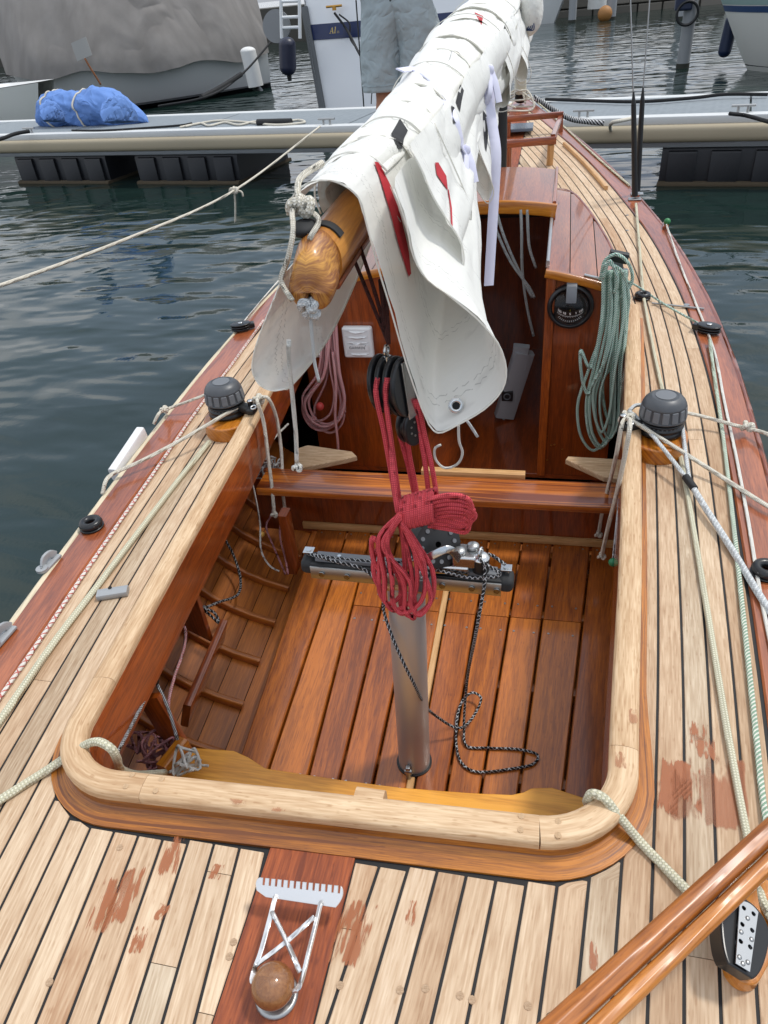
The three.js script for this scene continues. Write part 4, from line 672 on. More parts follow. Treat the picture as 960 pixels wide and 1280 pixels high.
// sail cloth
const sailTex = tex(512, 512, (u, v) => {
  let c = 0.985 + 0.03 * (fbm(u * 6, v * 6, 6, 6, 4, 401) - 0.5);
  const weave = 0.006 * ((Math.floor(u * 512) + Math.floor(v * 512)) & 1); c -= weave;
  const st = (x, ph) => { const z = Math.abs(((v * 46 + ph) % 1) - 0.5) * 2; return Math.abs((u - x) - 0.006 * (z - 0.5) * 2) < 0.0016 ? 1 : 0; };   // zigzag stitches along a seam
  const k = Math.max(st(0.12, 0), st(0.155, 0.5), st(0.5, 0), st(0.535, 0.3)) * (vn(v * 90, u * 30, 90, 30, 7) > 0.3 ? 1 : 0);
  const dirt = sst(0.66, 0.8, fbm(u * 9, v * 9, 9, 9, 4, 411)) * 0.06;
  c -= k * 0.2 + dirt; return [c, c * 0.998, c * (0.988)];
});
sailTex.repeat.set(1 / 0.42, 1 / 0.42);
const sailBump = tex(256, 256, (u, v) => { const x = fbm(u * 5, v * 5, 5, 5, 5, 421); return [x, x, x]; }, false); sailBump.repeat.set(3, 3);
const sailM = new THREE.MeshPhysicalMaterial({ map: sailTex, color: 0xf0f0ec, roughness: 0.62, transmission: 0.22, thickness: 0, bumpMap: sailBump, bumpScale: 0.004, sheen: 0.1 });
const hemM = plain(0xe4e1d6, 0.8);
const sail = thing('mainsail', 'white mainsail flaked in loose folds over the wooden boom', 'sail', bAt(-1.0));
function addFold(lc, fwd, o = {}) {
  // lc: leech curve (world points); fwd(p, w) carries a leech point forward along the boom; thick hem on the leech
  const N = o.n || 72, W = o.w || 18, c = spline(lc, N), rows = [], sd = o.seed || 1;
  for (let i = 0; i <= W; i++) { const w = i / W; rows.push(c.map((p, j) => { const q = fwd(p.clone(), w, j / N); const n1 = fbm(j / N * 9 + sd * 3.1, w * 3 + sd, 64, 64, 3, 430 + sd) - 0.5; const k = mix(0.25, 1, sst(0, 0.15, w)) * 0.034 * (o.wr ?? 1), n3 = fbm(j / N * 26 + sd, w * 7 + sd * 2, 128, 64, 3, 470 + sd) - 0.5; q.x += n1 * k + n3 * 0.010; q.y += n3 * 0.006; q.y += (fbm(j / N * 8 + 5, w * 4 + sd * 2, 64, 64, 3, 440 + sd) - 0.5) * k; return q; })); }
  // long axis of the cloth runs along the leech: u forward, v along
  const T = []; for (let j = 0; j <= N; j++) T.push(rows.map(r => r[j]));
  const m = obj('fold', grid(T, { flip: true }), sailM, sail, o.label);
  obj('hem', sweep(c, roundRect(0.0042, 0.0026, 0.0011, 2), { crease: 2 }), hemM, m);
  return m;
}
function overTop(z, R, a0, a1, n = 7, dy = 0.0) { const c = bAt(z), p = []; for (let i = 0; i < n; i++) { const a = mix(a0, a1, i / (n - 1)); p.push(V(c.x + Cx(z) + R * Math.cos(a), c.y + dy + R * Math.sin(a) * 0.95, z)); } return p; }
const Rz = z => 0.060 + 0.008 * sst(-1.1, -1.5, z) + 0.055 * sst(-1.4, -2.8, z), Cx = z => 0.026 * sst(-1.05, -1.5, z);
const folds = [
  { z: -1.10, px: [[457, 275], [470, 325], [488, 385], [513, 470], [540, 536], [549, 541], [572, 531], [606, 511], [628, 487], [633, 464], [624, 432], [600, 402], [562, 370], [532, 347], [516, 318], [508, 280], [492, 236]], L: 1.3, c: 0.85 },
  { z: -1.24, px: [[474, 205], [497, 255], [514, 303], [530, 340], [541, 351], [560, 353], [575, 344], [580, 326], [576, 303], [560, 276], [541, 245], [528, 214], [512, 184]], L: 1.3, c: 0.6 },
  { z: -1.46, px: [[505, 150], [528, 198], [546, 245], [560, 283], [573, 296], [586, 283], [589, 264], [581, 240], [563, 198], [543, 154]], L: 1.3, c: 0.55 },
  { z: -1.95, px: [[556, 110], [574, 165], [588, 212], [598, 240], [610, 254], [617, 242], [612, 221], [599, 188], [590, 150]], L: 1.4, c: 0.5 },
  { z: -2.6, px: [[600, 52], [607, 90], [614, 124], [622, 139], [637, 136], [643, 118], [642, 90], [632, 60]], L: 1.4, c: 0.4 },
  { z: -3.2, px: [[628, 28], [634, 58], [642, 88], [650, 106], [660, 103], [664, 92], [659, 72], [645, 45], [636, 25]], L: 0.9, c: 0.3 },
];
folds.forEach((f, k) => {
  f.R = Rz(f.z) + 0.004 + 0.003 * k; f.dy = 0.030;
  const top = overTop(f.z, f.R, k ? Math.PI * 1.14 : Math.PI * 0.93, 0.55, 9, f.dy), lc = [...top, ...f.px.map(([x, y]) => PZ(x, y, f.z))];
  addFold(lc, (p, w) => {
    const b0 = bAt(f.z), z = f.z - w * f.L, b1 = bAt(z), o = p.clone().sub(b0).sub(V(Cx(f.z), f.dy, 0)), d = Math.hypot(o.x, o.y), hang = sst(f.R * 1.05, f.R * 1.9, d);
    const s = mix(1, 1 - f.c, Math.pow(w, 0.6)), g = (Rz(z) + 0.003) / f.R, kk = mix(g, s * mix(1, g, 0.3), hang);
    return V(b1.x + Cx(z) + o.x * kk, b1.y + f.dy + o.y * kk, z);
  }, { seed: k + 1, label: k ? undefined : 'long tail of the sail with a steel eyelet' });
});
// smaller tucks between the hanging folds
[[-1.34, 0.0], [-1.58, 0.05], [-1.72, 0.0], [-2.12, 0.08], [-2.3, 0.0], [-2.85, 0.05], [-3.0, 0.1]].forEach(([z0, tilt], k) => {
  const R = Rz(z0) + 0.007 + 0.002 * (k % 3), lc = overTop(z0, R, Math.PI * 1.16, -0.25 - 0.15 * (k % 2), 12, 0.030); lc.forEach((p, i) => { p.z += tilt * (i / 11 - 0.5) + 0.03 * Math.sin(i * 0.5 + k); });
  addFold(lc, (p, w, t) => { const z = p.z - w * 0.5, b0 = bAt(p.z), b1 = bAt(z), o = p.clone().sub(b0).sub(V(Cx(p.z), 0.03, 0)), g = (Rz(z) - 0.004 * w) / (Rz(p.z) + 0.004); return V(b1.x + Cx(z) + o.x * mix(1, g, w), b1.y + 0.03 + o.y * mix(1, g, w), z); }, { seed: 20 + k, n: 48, w: 10, wr: 0.5 });
});
// forward body of the bundle up to the mast, over the left side as well
{
  const rows = [], N = 40; for (let i = 0; i <= 40; i++) { const z = mix(-1.25, -4.3, i / 40), R = Rz(z) - 0.012 + 0.004 * Math.sin(i * 1.9), r = []; const c = bAt(z); for (let j = 0; j <= N; j++) { const a = Math.PI * 1.25 - j / N * Math.PI * 1.5, n = fbm(j / N * 6, i * 0.35, 64, 64, 3, 451) - 0.5; const ly = Math.sin(a) < 0 ? 1.25 : 1; r.push(V(c.x + Cx(z) + (R + n * 0.03) * Math.cos(a), c.y + 0.028 + (R + n * 0.03) * Math.sin(a) * ly, z)); } rows.push(r); }
  obj('bundle', grid(rows), sailM, sail);
  // head of the sail by the mast, with a blue mark of curved lines
  const hc = PZ(664, 8, -3.7), g2 = sph(V(0, 0, 0), 0.085, 0.62, 1.25, 1.2, 28), p = g2.attributes.position; for (let i = 0; i < p.count; i++) { const n = fbm(p.getX(i) * 18 + 4, p.getY(i) * 14 + p.getZ(i) * 9, 64, 64, 3, 461) - 0.5; p.setXYZ(i, p.getX(i) * (1 + n * 0.3), p.getY(i) * (1 + n * 0.25), p.getZ(i)); } g2.computeVertexNormals(); g2.translate(hc.x, hc.y, hc.z); obj('head_roll', g2, sailM, sail);
  const blue = plain(0x27406f, 0.7); for (let k = 0; k < 4; k++) { const a = [PZ(651 + k * 3, 12 + k, -3.63), PZ(656 + k * 3.5, 22 + k * 1.5, -3.62), PZ(661 + k * 2, 33 + k * 1.4, -3.62), PZ(651 + k * 2, 41 - k * 1.2, -3.63)].map(q => q); obj('logo_line', ropeGeo(a, 0.0022, { sides: 5, n: 16 }), blue, sail); }
  const hb = PZ(652, 48, -3.72); obj('head_roll', cyl(hb.clone().add(V(0, 0.06, 0)), hb.clone().add(V(0.005, -0.03, 0)), 0.03, 14), hemM, sail);
}
// left tail: cloth hanging outboard of the boom end, its edge curled outward
{
  const A = [[357, 338, -0.99], [340, 380, -0.985], [326, 415, -0.985], [317, 445, -0.985], [316, 465, -0.985], [325, 481, -0.985], [340, 488, -0.985], [357, 486, -0.99]].map(q => PZ(...q));
  const Bc = [[362, 335, -1.06], [362, 370, -1.06], [361, 400, -1.06], [360, 425, -1.06], [360, 445, -1.06], [359, 460, -1.06], [359, 473, -1.05], [359, 486, -1.0]].map(q => PZ(...q));
  const C = [[398, 285, -1.25], [400, 310, -1.25], [403, 335, -1.25], [405, 358, -1.25], [407, 378, -1.25], [410, 396, -1.25], [412, 408, -1.25], [413, 418, -1.25]].map(q => PZ(...q));
  const D = [[436, 230, -1.5], [440, 248, -1.5], [445, 262, -1.5], [449, 276, -1.5], [453, 288, -1.5], [456, 298, -1.5], [458, 306, -1.5], [460, 312, -1.5]].map(q => PZ(...q));
  const F = [[465, 195, -1.8], [468, 200, -1.8], [470, 206, -1.8], [473, 212, -1.8], [476, 218, -1.8], [479, 224, -1.8], [481, 229, -1.8], [483, 234, -1.8]].map(q => PZ(...q));
  const cols = [A, Bc, C, D, F].map(c => spline(c, 40)), T = [];
  for (let j = 0; j <= 40; j++) T.push(spline(cols.map(c => c[j]), 40));
  const m = obj('fold', grid(T, { flip: true }), sailM, sail, 'tail of cloth hanging outboard of the boom end'); obj('hem', sweep(spline(A, 60), roundRect(0.0042, 0.0026, 0.0011, 2), { crease: 2 }), hemM, m);
  obj('hem', sweep(T[40], roundRect(0.005, 0.003, 0.0012, 2), { crease: 2 }), hemM, m);
}
// eyelet, black batten patches, red streamers
{
  const e = PZ(570, 507, -1.115), ax = V(0.25, 0.35, 1); obj('eyelet', [torus(e, ax, 0.0095, 0.0035), torus(e, ax, 0.0125, 0.0015)], M.steel, sail); obj('eyelet_dark_disc', oriented(new THREE.CylinderGeometry(0.0075, 0.0075, 0.001, 16), V(0, 1, 0), ax, e), M.dark, sail);  // no real opening: a black disc paints the darkness inside the ring
}
function onCloth(name, pxs, mat, parent, zoff, extra) { const g = grid([pxs.slice(0, pxs.length / 2).map(q => PZ(...q)), pxs.slice(pxs.length / 2).reverse().map(q => PZ(...q))]); return obj(name, g, mat, parent); }
const redM = plain(0xb3202c, 0.75), blkM = plain(0x1a1a1c, 0.7);
// ---- strips lying on the cloth: found by looking along the line of sight for the cloth they lie on
const rc = new THREE.Raycaster();
function onSail(px, py, lift = 0.007) { scene.updateMatrixWorld(true); const d = ray(px, py).normalize(); rc.set(CAM, d); const h = rc.intersectObjects(sail.children.filter(c => c.name === 'fold' || c.name === 'bundle'), false)[0]; return h ? h.point.clone().addScaledVector(d, -lift) : null; }
function strip(name, left, right, mat, parent, lab) {   // ribbon between two pixel polylines, laid on the cloth
  const n = 14, res = (P, t) => { const s = t * (P.length - 1), i = Math.min(P.length - 2, Math.floor(s)), f = s - i; return [mix(P[i][0], P[i + 1][0], f), mix(P[i][1], P[i + 1][1], f)]; };
  const rows = []; let last = null; for (let i = 0; i <= n; i++) { const a = onSail(...res(left, i / n)), b = onSail(...res(right, i / n)); if (!a || !b || a.distanceTo(b) > 0.12) continue; const la = res(left, i / n), lb = res(right, i / n), mm = onSail((la[0] + lb[0]) / 2, (la[1] + lb[1]) / 2), m = mm && mm.distanceTo(a) < 0.1 ? mm : a.clone().lerp(b, 0.5); if (last && m.distanceTo(last) > 0.25) continue; last = m; rows.push([a, m, b]); }
  if (rows.length > 1) return obj(name, grid(rows), mat, parent, lab); console.log('no cloth for', name, left[0]); return null;
}
for (const m of sail.children) if (m.material) m.material.side = THREE.DoubleSide;
strip('streamer', [[468, 202], [476, 225], [487, 262], [498, 305], [511, 346]], [[474, 203], [490, 235], [501, 270], [511, 312], [514, 342]], redM, sail, 'red streamer lying along the fold');
strip('streamer', [[544, 203], [546, 218], [557, 234]], [[548, 203], [558, 220], [560, 238]], redM, sail); strip('streamer', [[560, 238], [563, 260], [564, 280]], [[561, 236], [565, 260], [566, 284]], redM, sail);
strip('streamer', [[593, 15], [598, 24], [601, 30]], [[604, 20], [603, 26], [602, 31]], redM, sail);
strip('batten_patch', [[500, 148], [489, 167], [499, 186]], [[510, 163], [505, 173], [503, 186]], blkM, sail); strip('batten_patch', [[575, 105], [570, 127], [575, 140]], [[580, 113], [577, 127], [575, 140]], blkM, sail); strip('batten_patch', [[564, 132], [567, 154]], [[568, 134], [571, 154]], blkM, sail); strip('batten_patch', [[604, 138], [604, 160], [606, 185]], [[609, 145], [611, 165], [608, 190]], blkM, sail);
// sail ties
const tieM = plain(0xdcdcee, 0.75);
{
  const band = (name, pts, w, lab) => { const g = sweep(spline(pts, 50), roundRect(w, 0.0022, 0.0008, 1), { up: V(0.5, 0.2, 0.85), crease: 0.9 }); return solo(name, g, tieM, lab, 'sail tie', 'white sail ties'); };
  const S = (x, y, z) => onSail(x, y, 0.006) || PZ(x, y, z);
  band('sail_tie', [PZ(613, 108, -2.2), PZ(612, 130, -2.18), PZ(616, 160, -2.16), PZ(620, 190, -2.14), PZ(618, 240, -2.12), PZ(615, 290, -2.1), PZ(611, 357, -2.08)], 0.030, 'lilac white webbing tie with one long end hanging past the hatch edge');
  const t2 = [[500, 88], [515, 87], [530, 92], [545, 105], [557, 125], [568, 150], [577, 178], [584, 200]].map(q => S(q[0], q[1], -1.75)); { const rows = []; for (const q of spline(t2, 40)) rows.push(q); const g = sweep(rows, roundRect(0.020, 0.003, 0.001, 1), { up: V(0.35, 0.8, 0.5), crease: 0.9 }); solo('sail_tie', g, tieM, 'lilac white webbing tie passed over the top of the folded sail', 'sail tie', 'white sail ties'); }
  const kn = (px, py, z, s) => { const c = PZ(px, py, z); return [sph(c, 0.014 * s, 0.8, 1.1, 0.7, 14), sweep(spline([c, PZ(px - 10, py + 10, z + 0.02), PZ(px - 13, py + 30, z + 0.025), PZ(px - 6, py + 42, z + 0.03), PZ(px - 1, py + 30, z + 0.04), c], 24), roundRect(0.018 * s, 0.004, 0.0012), { up: V(0.7, 0.1, 0.6) }), sweep(spline([c, PZ(px - 4, py + 18, z + 0.02), PZ(px - 2, py + 36, z + 0.02)], 12), roundRect(0.022 * s, 0.004, 0.0012), { up: V(0.4, 0.2, 0.9) }), sweep(spline([c, PZ(px + 6, py + 16, z + 0.01), PZ(px + 11, py + 40, z + 0.02)], 12), roundRect(0.020 * s, 0.004, 0.0012), { up: V(0.5, 0.2, 0.8) })]; };
  solo('sail_tie_bow', kn(583, 188, -1.66, 0.8), tieM, 'white bow of the webbing tie above the hatch edge', 'sail tie'); solo('sail_tie_bow', kn(613, 88, -2.2, 0.9), tieM, 'white knot of the webbing tie beside the cream fold', 'sail tie');
}
// ================================================================ mainsheet
{
  const g = thing('mainsheet_tackle', 'black mainsheet blocks hanging under the boom on dark cords', 'tackle', PZ(490, 470, -1.12));
  const z = -1.12, up = PZ(486, 430, z); const strop = (a, b) => ropeGeo([PZ(...a), PZ(...b), up], 0.0036);
  obj('strop', [strop([440, 318, -1.22], [462, 372, -1.17]), strop([448, 302, -1.22], [470, 370, -1.17]), strop([475, 350, -1.2], [480, 390, -1.15]), strop([481, 352, -1.2], [484, 392, -1.15])], ropeM.brown, g);
  obj('shackle', [torus(PZ(483, 438, z), V(1, 0, 0.2), 0.008, 0.003), cyl(PZ(484, 445, z), PZ(486, 458, z), 0.006)], M.steel, g);
  const blockShape = (c, h, w, th, ax) => { const s = new THREE.Shape(); s.absellipse(0, 0, w, h, 0, Math.PI * 2); const q = new THREE.ExtrudeGeometry(s, { depth: th, bevelEnabled: true, bevelSize: 0.003, bevelThickness: 0.003, bevelSegments: 2, curveSegments: 24 }); q.translate(0, 0, -th / 2); const zx = ax.clone().normalize(), yy = V(0, 1, 0).addScaledVector(zx, -zx.y).normalize(), xx = yy.clone().cross(zx); q.applyMatrix4(new THREE.Matrix4().makeBasis(xx, yy, zx).setPosition(c)); return q; };
  const bc = PZ(492, 482, z), ax = V(0.9, 0.1, 0.45).normalize(), offs = [-0.026, -0.009, 0.009, 0.026];
  for (const o of offs) obj('cheek', blockShape(bc.clone().addScaledVector(ax, o), 0.052, 0.034, 0.004, ax), M.blackSatin, g);
  for (const o of [-0.0175, 0, 0.0175]) obj('sheave', blockShape(bc.clone().addScaledVector(ax, o).add(V(0, -0.004, 0)), 0.03, 0.03, 0.008, ax), M.black, g);
  const zx = ax, yy = V(0, 1, 0).addScaledVector(zx, -zx.y).normalize(), xx = yy.clone().cross(zx), mat = new THREE.Matrix4().makeBasis(xx, yy, zx).setPosition(bc.clone().addScaledVector(ax, 0.034));
  const st = new THREE.Shape(); st.moveTo(-0.012, -0.055); st.lineTo(0.012, -0.055); st.lineTo(0.012, 0.05); st.lineTo(-0.012, 0.05); st.closePath(); for (const [x, y] of [[-0.005, 0.036], [0.005, 0.028], [-0.005, 0.008], [0.005, 0.002], [-0.004, -0.03], [0.005, -0.036]]) { const h = new THREE.Path(); h.absellipse(x, y, 0.0028, 0.0028, 0, 6.3); st.holes.push(h); }
  const sg = new THREE.ExtrudeGeometry(st, { depth: 0.002, bevelEnabled: false, curveSegments: 8 }); sg.applyMatrix4(mat); obj('strap_plate', sg, M.steel, g);
  const b2 = PZ(513, 532, z), ax2 = V(0.8, 0, 0.6).normalize(); for (const o of [-0.009, 0.009]) obj('cheek', blockShape(b2.clone().addScaledVector(ax2, o), 0.034, 0.022, 0.004, ax2), M.blackSatin, g); obj('sheave', blockShape(b2, 0.02, 0.02, 0.01, ax2), M.black, g);
  { const m2 = new THREE.Matrix4().makeBasis(V(0, 1, 0).cross(ax2), V(0, 1, 0), ax2).setPosition(b2.clone().addScaledVector(ax2, 0.0145)); for (let i = 0; i < 7; i++) { const a = i / 7 * Math.PI * 2, q = new THREE.CylinderGeometry(0.0022, 0.0022, 0.002, 8); q.rotateX(Math.PI / 2); q.translate(0.012 * Math.cos(a), 0.014 * Math.sin(a), 0); q.applyMatrix4(m2); obj('rivet', q, M.steelRough, g); } }
  // falls of the red sheet between the blocks
  const fall = (...q) => ropeGeo(q.map(a => PZ(...a)), 0.0050);
  const falls = [fall([472, 472, z + 0.02], [470, 490, z + 0.03], [480, 540, z + 0.03], [492, 610, z + 0.02], [497, 640, z]), fall([484, 472, z + 0.03], [482, 490, z + 0.035], [490, 560, z + 0.035], [500, 630, z + 0.02], [503, 650, z]), fall([522, 500, z + 0.01], [530, 540, z], [538, 575, z], [545, 615, z], [548, 660, z]), fall([518, 500, z + 0.01], [522, 530, z], [530, 570, z], [535, 610, z], [540, 660, z]), fall([508, 540, z + 0.01], [512, 570, z - 0.01], [520, 610, z - 0.01], [527, 660, z]), fall([500, 545, z], [512, 590, z - 0.02], [522, 640, z - 0.02], [528, 670, z - 0.01])];
  solo('mainsheet', falls, ropeM.red, 'red mainsheet falls running between the boom blocks and the traveller', 'rope');
  // gasketed coil: horizontal wraps, loops out to the right, long loops hanging to the left
  const C = [], r = 0.0048, zc = TZ + 0.055;
  for (let k = 0; k < 9; k++) { const x = 504 + k * 4.6, y = 641 - k * 1.2; const c = PZ(x, y, zc), pts = []; for (let i = 0; i <= 20; i++) { const a = i / 20 * Math.PI * 2; pts.push(V(c.x + 0.004 * i / 20, c.y + 0.031 * Math.cos(a), c.z + 0.026 * Math.sin(a))); } C.push(ropeGeo(pts, r, { n: 30 })); }
  for (let k = 0; k < 6; k++) { const y = 622 + k * 5, e = 588 + (k < 4 ? k * 2 : 8 - k * 2), zz = zc + 0.018 - k * 0.004; C.push(ropeGeo([PZ(535, y + 2, zz), PZ(560, y - 3, zz + 0.006), PZ(580, y - 1, zz + 0.006), PZ(e, y + 7, zz - 0.005), PZ(582, y + 18, zz - 0.012), PZ(560, y + 14, zz - 0.012), PZ(535, y + 10, zz - 0.006)], r)); }
  const loops = [[468, 735, 478, 688], [474, 752, 505, 690], [480, 760, 520, 700], [490, 764, 530, 705], [500, 767, 541, 715], [466, 712, 474, 672], [505, 770, 515, 720], [512, 766, 538, 742]];
  loops.forEach(([bx0, by, x2, y2], k) => { const zz = zc + 0.012 + (k % 4) * 0.007; C.push(ropeGeo([PZ(500, 640 + k, zz), PZ(484 - (k % 3) * 5, 668 + k * 2, zz + 0.006), PZ(bx0, by - 40, zz + 0.008), PZ(bx0 + 2, by - 8, zz + 0.006), PZ(bx0 + 12, by + 3, zz + 0.004), PZ(mix(bx0, x2, 0.75) + 6, by - 12, zz), PZ(x2, y2, zz - 0.004), PZ(mix(x2, 500, 0.5), mix(y2, 648, 0.55), zz - 0.006), PZ(498, 646, zz - 0.004)], r)); });
  C.push(ropeGeo([PZ(497, 640, zc + 0.02), PZ(492, 600, zc), PZ(489, 560, z + 0.03)], r));
  solo('mainsheet_coil', C, ropeM.red, 'red rope coil wrapped and hung on the mainsheet blocks', 'rope coil');
}
// ================================================================ ropes about the deck and cockpit
const DR = (pts, h) => pts.map(([x, y, o]) => PD(x, y, o ?? h));
// left winch: white rope knotted on the coaming with two tails and two leads outboard
{
  const k = PY(324, 499, 0.085), capL = (x, y, h = 0.075) => PY(x, y, h);
  rope('white_rope', 'white rope led from the left winch knot down over the gunwale', [k, PY(300, 508, 0.085), PY(230, 548, 0.06), PY(175, 577, 0.035), PY(140, 593, 0.03), PX(132, 602, -0.955), PX(128, 618, -0.96)], 0.0062, ropeM.white, { extra: [knot(k, 0.0075, 1.3, 21)] });
  rope('white_rope', 'thin white rope from behind the left winch to a knot at the gunwale', [PY(258, 493, 0.07), PY(232, 503, 0.045), PY(210, 511, 0.03), PX(198, 518, -0.955), PX(192, 530, -0.97)], 0.0055, ropeM.white, { extra: [knot(PY(206, 512, 0.03), 0.006, 1.2, 22)] });
  const xl = -0.57;
  for (const [i, q] of [[[322, 503], [329, 525], [335, 570], [340, 610], [343, 643]], [[334, 497], [345, 520], [352, 570], [353, 610], [357, 643]]].entries()) { const p = q.map(([x, y], j) => PX(x, y, xl + 0.012 + j * 0.004)); rope('rope_tail', i ? 'white rope tail nearer the bulkhead hanging from the left winch knot into the cockpit' : 'white rope tail nearer the stern hanging from the left winch knot into the cockpit', [k, ...p], 0.0062, ropeM.white, { extra: [knot(p[4], 0.005, 1.1, 30 + i)], group: 'tails at the left winch' }); }
}
// right winch: white rope, two tails, grey spliced loop
{
  const k = PY(783, 522, 0.09);
  rope('white_rope', 'white rope led from the right winch knot aft over the side deck', [k, PY(800, 532, 0.088), PY(850, 563, 0.05), PY(905, 598, 0.022), PY(960, 633, 0.02), PY(1010, 662, 0.0)], 0.0062, ropeM.white, { extra: [knot(k, 0.0075, 1.4, 41)] });
  rope('white_rope', 'white rope from behind the right winch with a frayed knot on the gunwale', [PY(848, 514, 0.07), PY(880, 521, 0.04), PY(920, 532, 0.03), PY(945, 538, 0.03), PX(965, 547, 1.0), PX(975, 575, 1.02)], 0.006, ropeM.white, { extra: [knot(PY(934, 533, 0.032), 0.007, 1.2, 42)] });
  const xr = 0.575;
  for (const [i, q] of [[[777, 532], [770, 570], [760, 610], [752, 645], [748, 668]], [[787, 536], [781, 570], [770, 620], [760, 660], [752, 695]]].entries()) { const p = q.map(([x, y], j) => PX(x, y, xr - 0.008 - j * 0.004)); rope('rope_tail', i ? 'longer white rope tail with knotted end hanging from the right winch knot' : 'shorter white rope tail with frayed end hanging from the right winch knot', [k, ...p], 0.0062, ropeM.white, { extra: [knot(p[4], 0.005, 1.1, 50 + i)], group: 'tails at the right winch' }); }
  const j = PY(862, 603, 0.03), g = thing('spliced_rope', 'silver grey sheet with a spliced eye round the right winch', 'rope', PD(862, 603));
  obj('eye', [ropeGeo([PY(786, 514, 0.095), PY(796, 522, 0.09), PY(830, 562, 0.06), j], 0.006), ropeGeo([PY(852, 525, 0.075), PY(856, 560, 0.05), PY(860, 590, 0.035), j], 0.006), ropeGeo([PY(786, 514, 0.095), PY(794, 507, 0.10), PY(802, 506, 0.1)], 0.006)], ropeM.grey, g);
  obj('standing_part', ropeGeo([j, PY(885, 640, 0.02), PY(920, 695, 0.012), PY(950, 745, 0.012), PY(1000, 820, 0.012)], 0.0085), ropeM.grey, g);
  obj('whipping', ropeGeo([PY(857, 596, 0.034), PY(868, 611, 0.03)], 0.0105, { sides: 12 }), M.rubber, g);
}
// lines lying along the side decks
rope('deck_line', 'thick pale green line lying along the left side deck', [PD(262, 552, 0.012), PD(225, 598, 0.009), PD(185, 650, 0.009), PD(120, 735, 0.009), PD(70, 800, 0.009), PD(20, 872, 0.009), PD(-40, 960, 0.009)], 0.0085, ropeM.cream);
rope('deck_line', 'white line with red flecks lying along the left side deck', [PD(330, 400, 0.008), PD(290, 455, 0.008), PD(245, 515, 0.008), PD(200, 580, 0.008), PD(150, 652, 0.008), PD(100, 725, 0.008), PD(50, 800, 0.008), PD(0, 872, 0.008), PD(-40, 930, 0.008)], 0.0055, ropeM.pinkFleck);
rope('deck_line', 'cream line from the ring fairlead aft along the right side deck to the big block', [PD(795, 255, 0.02), PD(800, 320, 0.01), PD(804, 368, 0.012), PD(815, 430, 0.008), PD(826, 480, 0.008), PD(848, 560, 0.008), PD(870, 680, 0.008), PD(890, 800, 0.008), PD(912, 930, 0.008), PD(935, 1050, 0.008), PD(955, 1130, 0.03), PD(985, 1180, 0.05)], 0.0072, ropeM.cream);
rope('deck_line', 'white line with green flecks from the black block aft along the right side deck', [PD(887, 425, 0.02), PD(893, 470, 0.01), PD(903, 540, 0.008), PD(915, 640, 0.008), PD(930, 780, 0.008), PD(945, 920, 0.008), PD(955, 1010, 0.008), PD(975, 1120, 0.02)], 0.006, ropeM.greenFleck);
rope('deck_line', 'thin white line with a green stopper ball along the covering board', [PD(833, 281, 0.02), PD(850, 330, 0.01), PD(868, 375, 0.008), PD(893, 440, 0.008), PD(905, 500, 0.008), PD(920, 570, 0.008), PD(935, 650, 0.008), PD(950, 740, 0.008), PD(975, 860, 0.008)], 0.0048, ropeM.whiteFine);
solo('stopper_ball', sph(PD(834, 277, 0.026), 0.017, 1, 1, 1, 18), plain(0x2d7d47, 0.45), 'green plastic stopper ball on the gunwale by the shrouds', 'ball');
rope('deck_line', 'green flecked line from the coil across the deck to the black block', [PZ(775, 348, BZ + 0.04), PD(800, 360, 0.03), PD(830, 380, 0.02), PD(880, 408, 0.03)], 0.0045, ropeM.greenWhite);
rope('deck_line', 'thin pale line running forward from the deck block on the left gunwale', [PD(300, 408, 0.02), PD(330, 372, 0.012), PD(356, 342, 0.01), PD(420, 270, 0.01)], 0.004, ropeM.whiteFine);
rope('deck_line', 'pale line lying forward along the right gunwale to the bow', [PD(787, 232, 0.008), PD(750, 200, 0.008), PD(712, 165, 0.008), PD(680, 135, 0.01), PD(664, 122, 0.02)], 0.006, ropeM.cream);
// mooring lines over the after corners of the coaming
rope('mooring_line', 'cream mooring line led over the left after corner of the coaming', [PD(-60, 1040, 0.01), PD(0, 1000, 0.01), PD(60, 962, 0.012), PY(100, 935, 0.05), PY(122, 927, 0.075), PY(138, 935, 0.072), PY(146, 948, 0.03), PY(150, 960, -0.05), PY(170, 968, -0.16), PY(206, 966, -0.26)], 0.0085, ropeM.cream);
rope('mooring_line', 'cream mooring line led over the right after corner of the coaming to the big block', [PY(748, 1022, -0.10), PY(738, 1008, -0.02), PY(734, 1000, 0.045), PY(741, 992, 0.072), PY(754, 997, 0.072), PY(772, 1018, 0.05), PD(800, 1052, 0.01), PD(850, 1104, 0.010), PD(885, 1140, 0.02), PY(918, 1178, 0.06)], 0.0082, ropeM.cream);
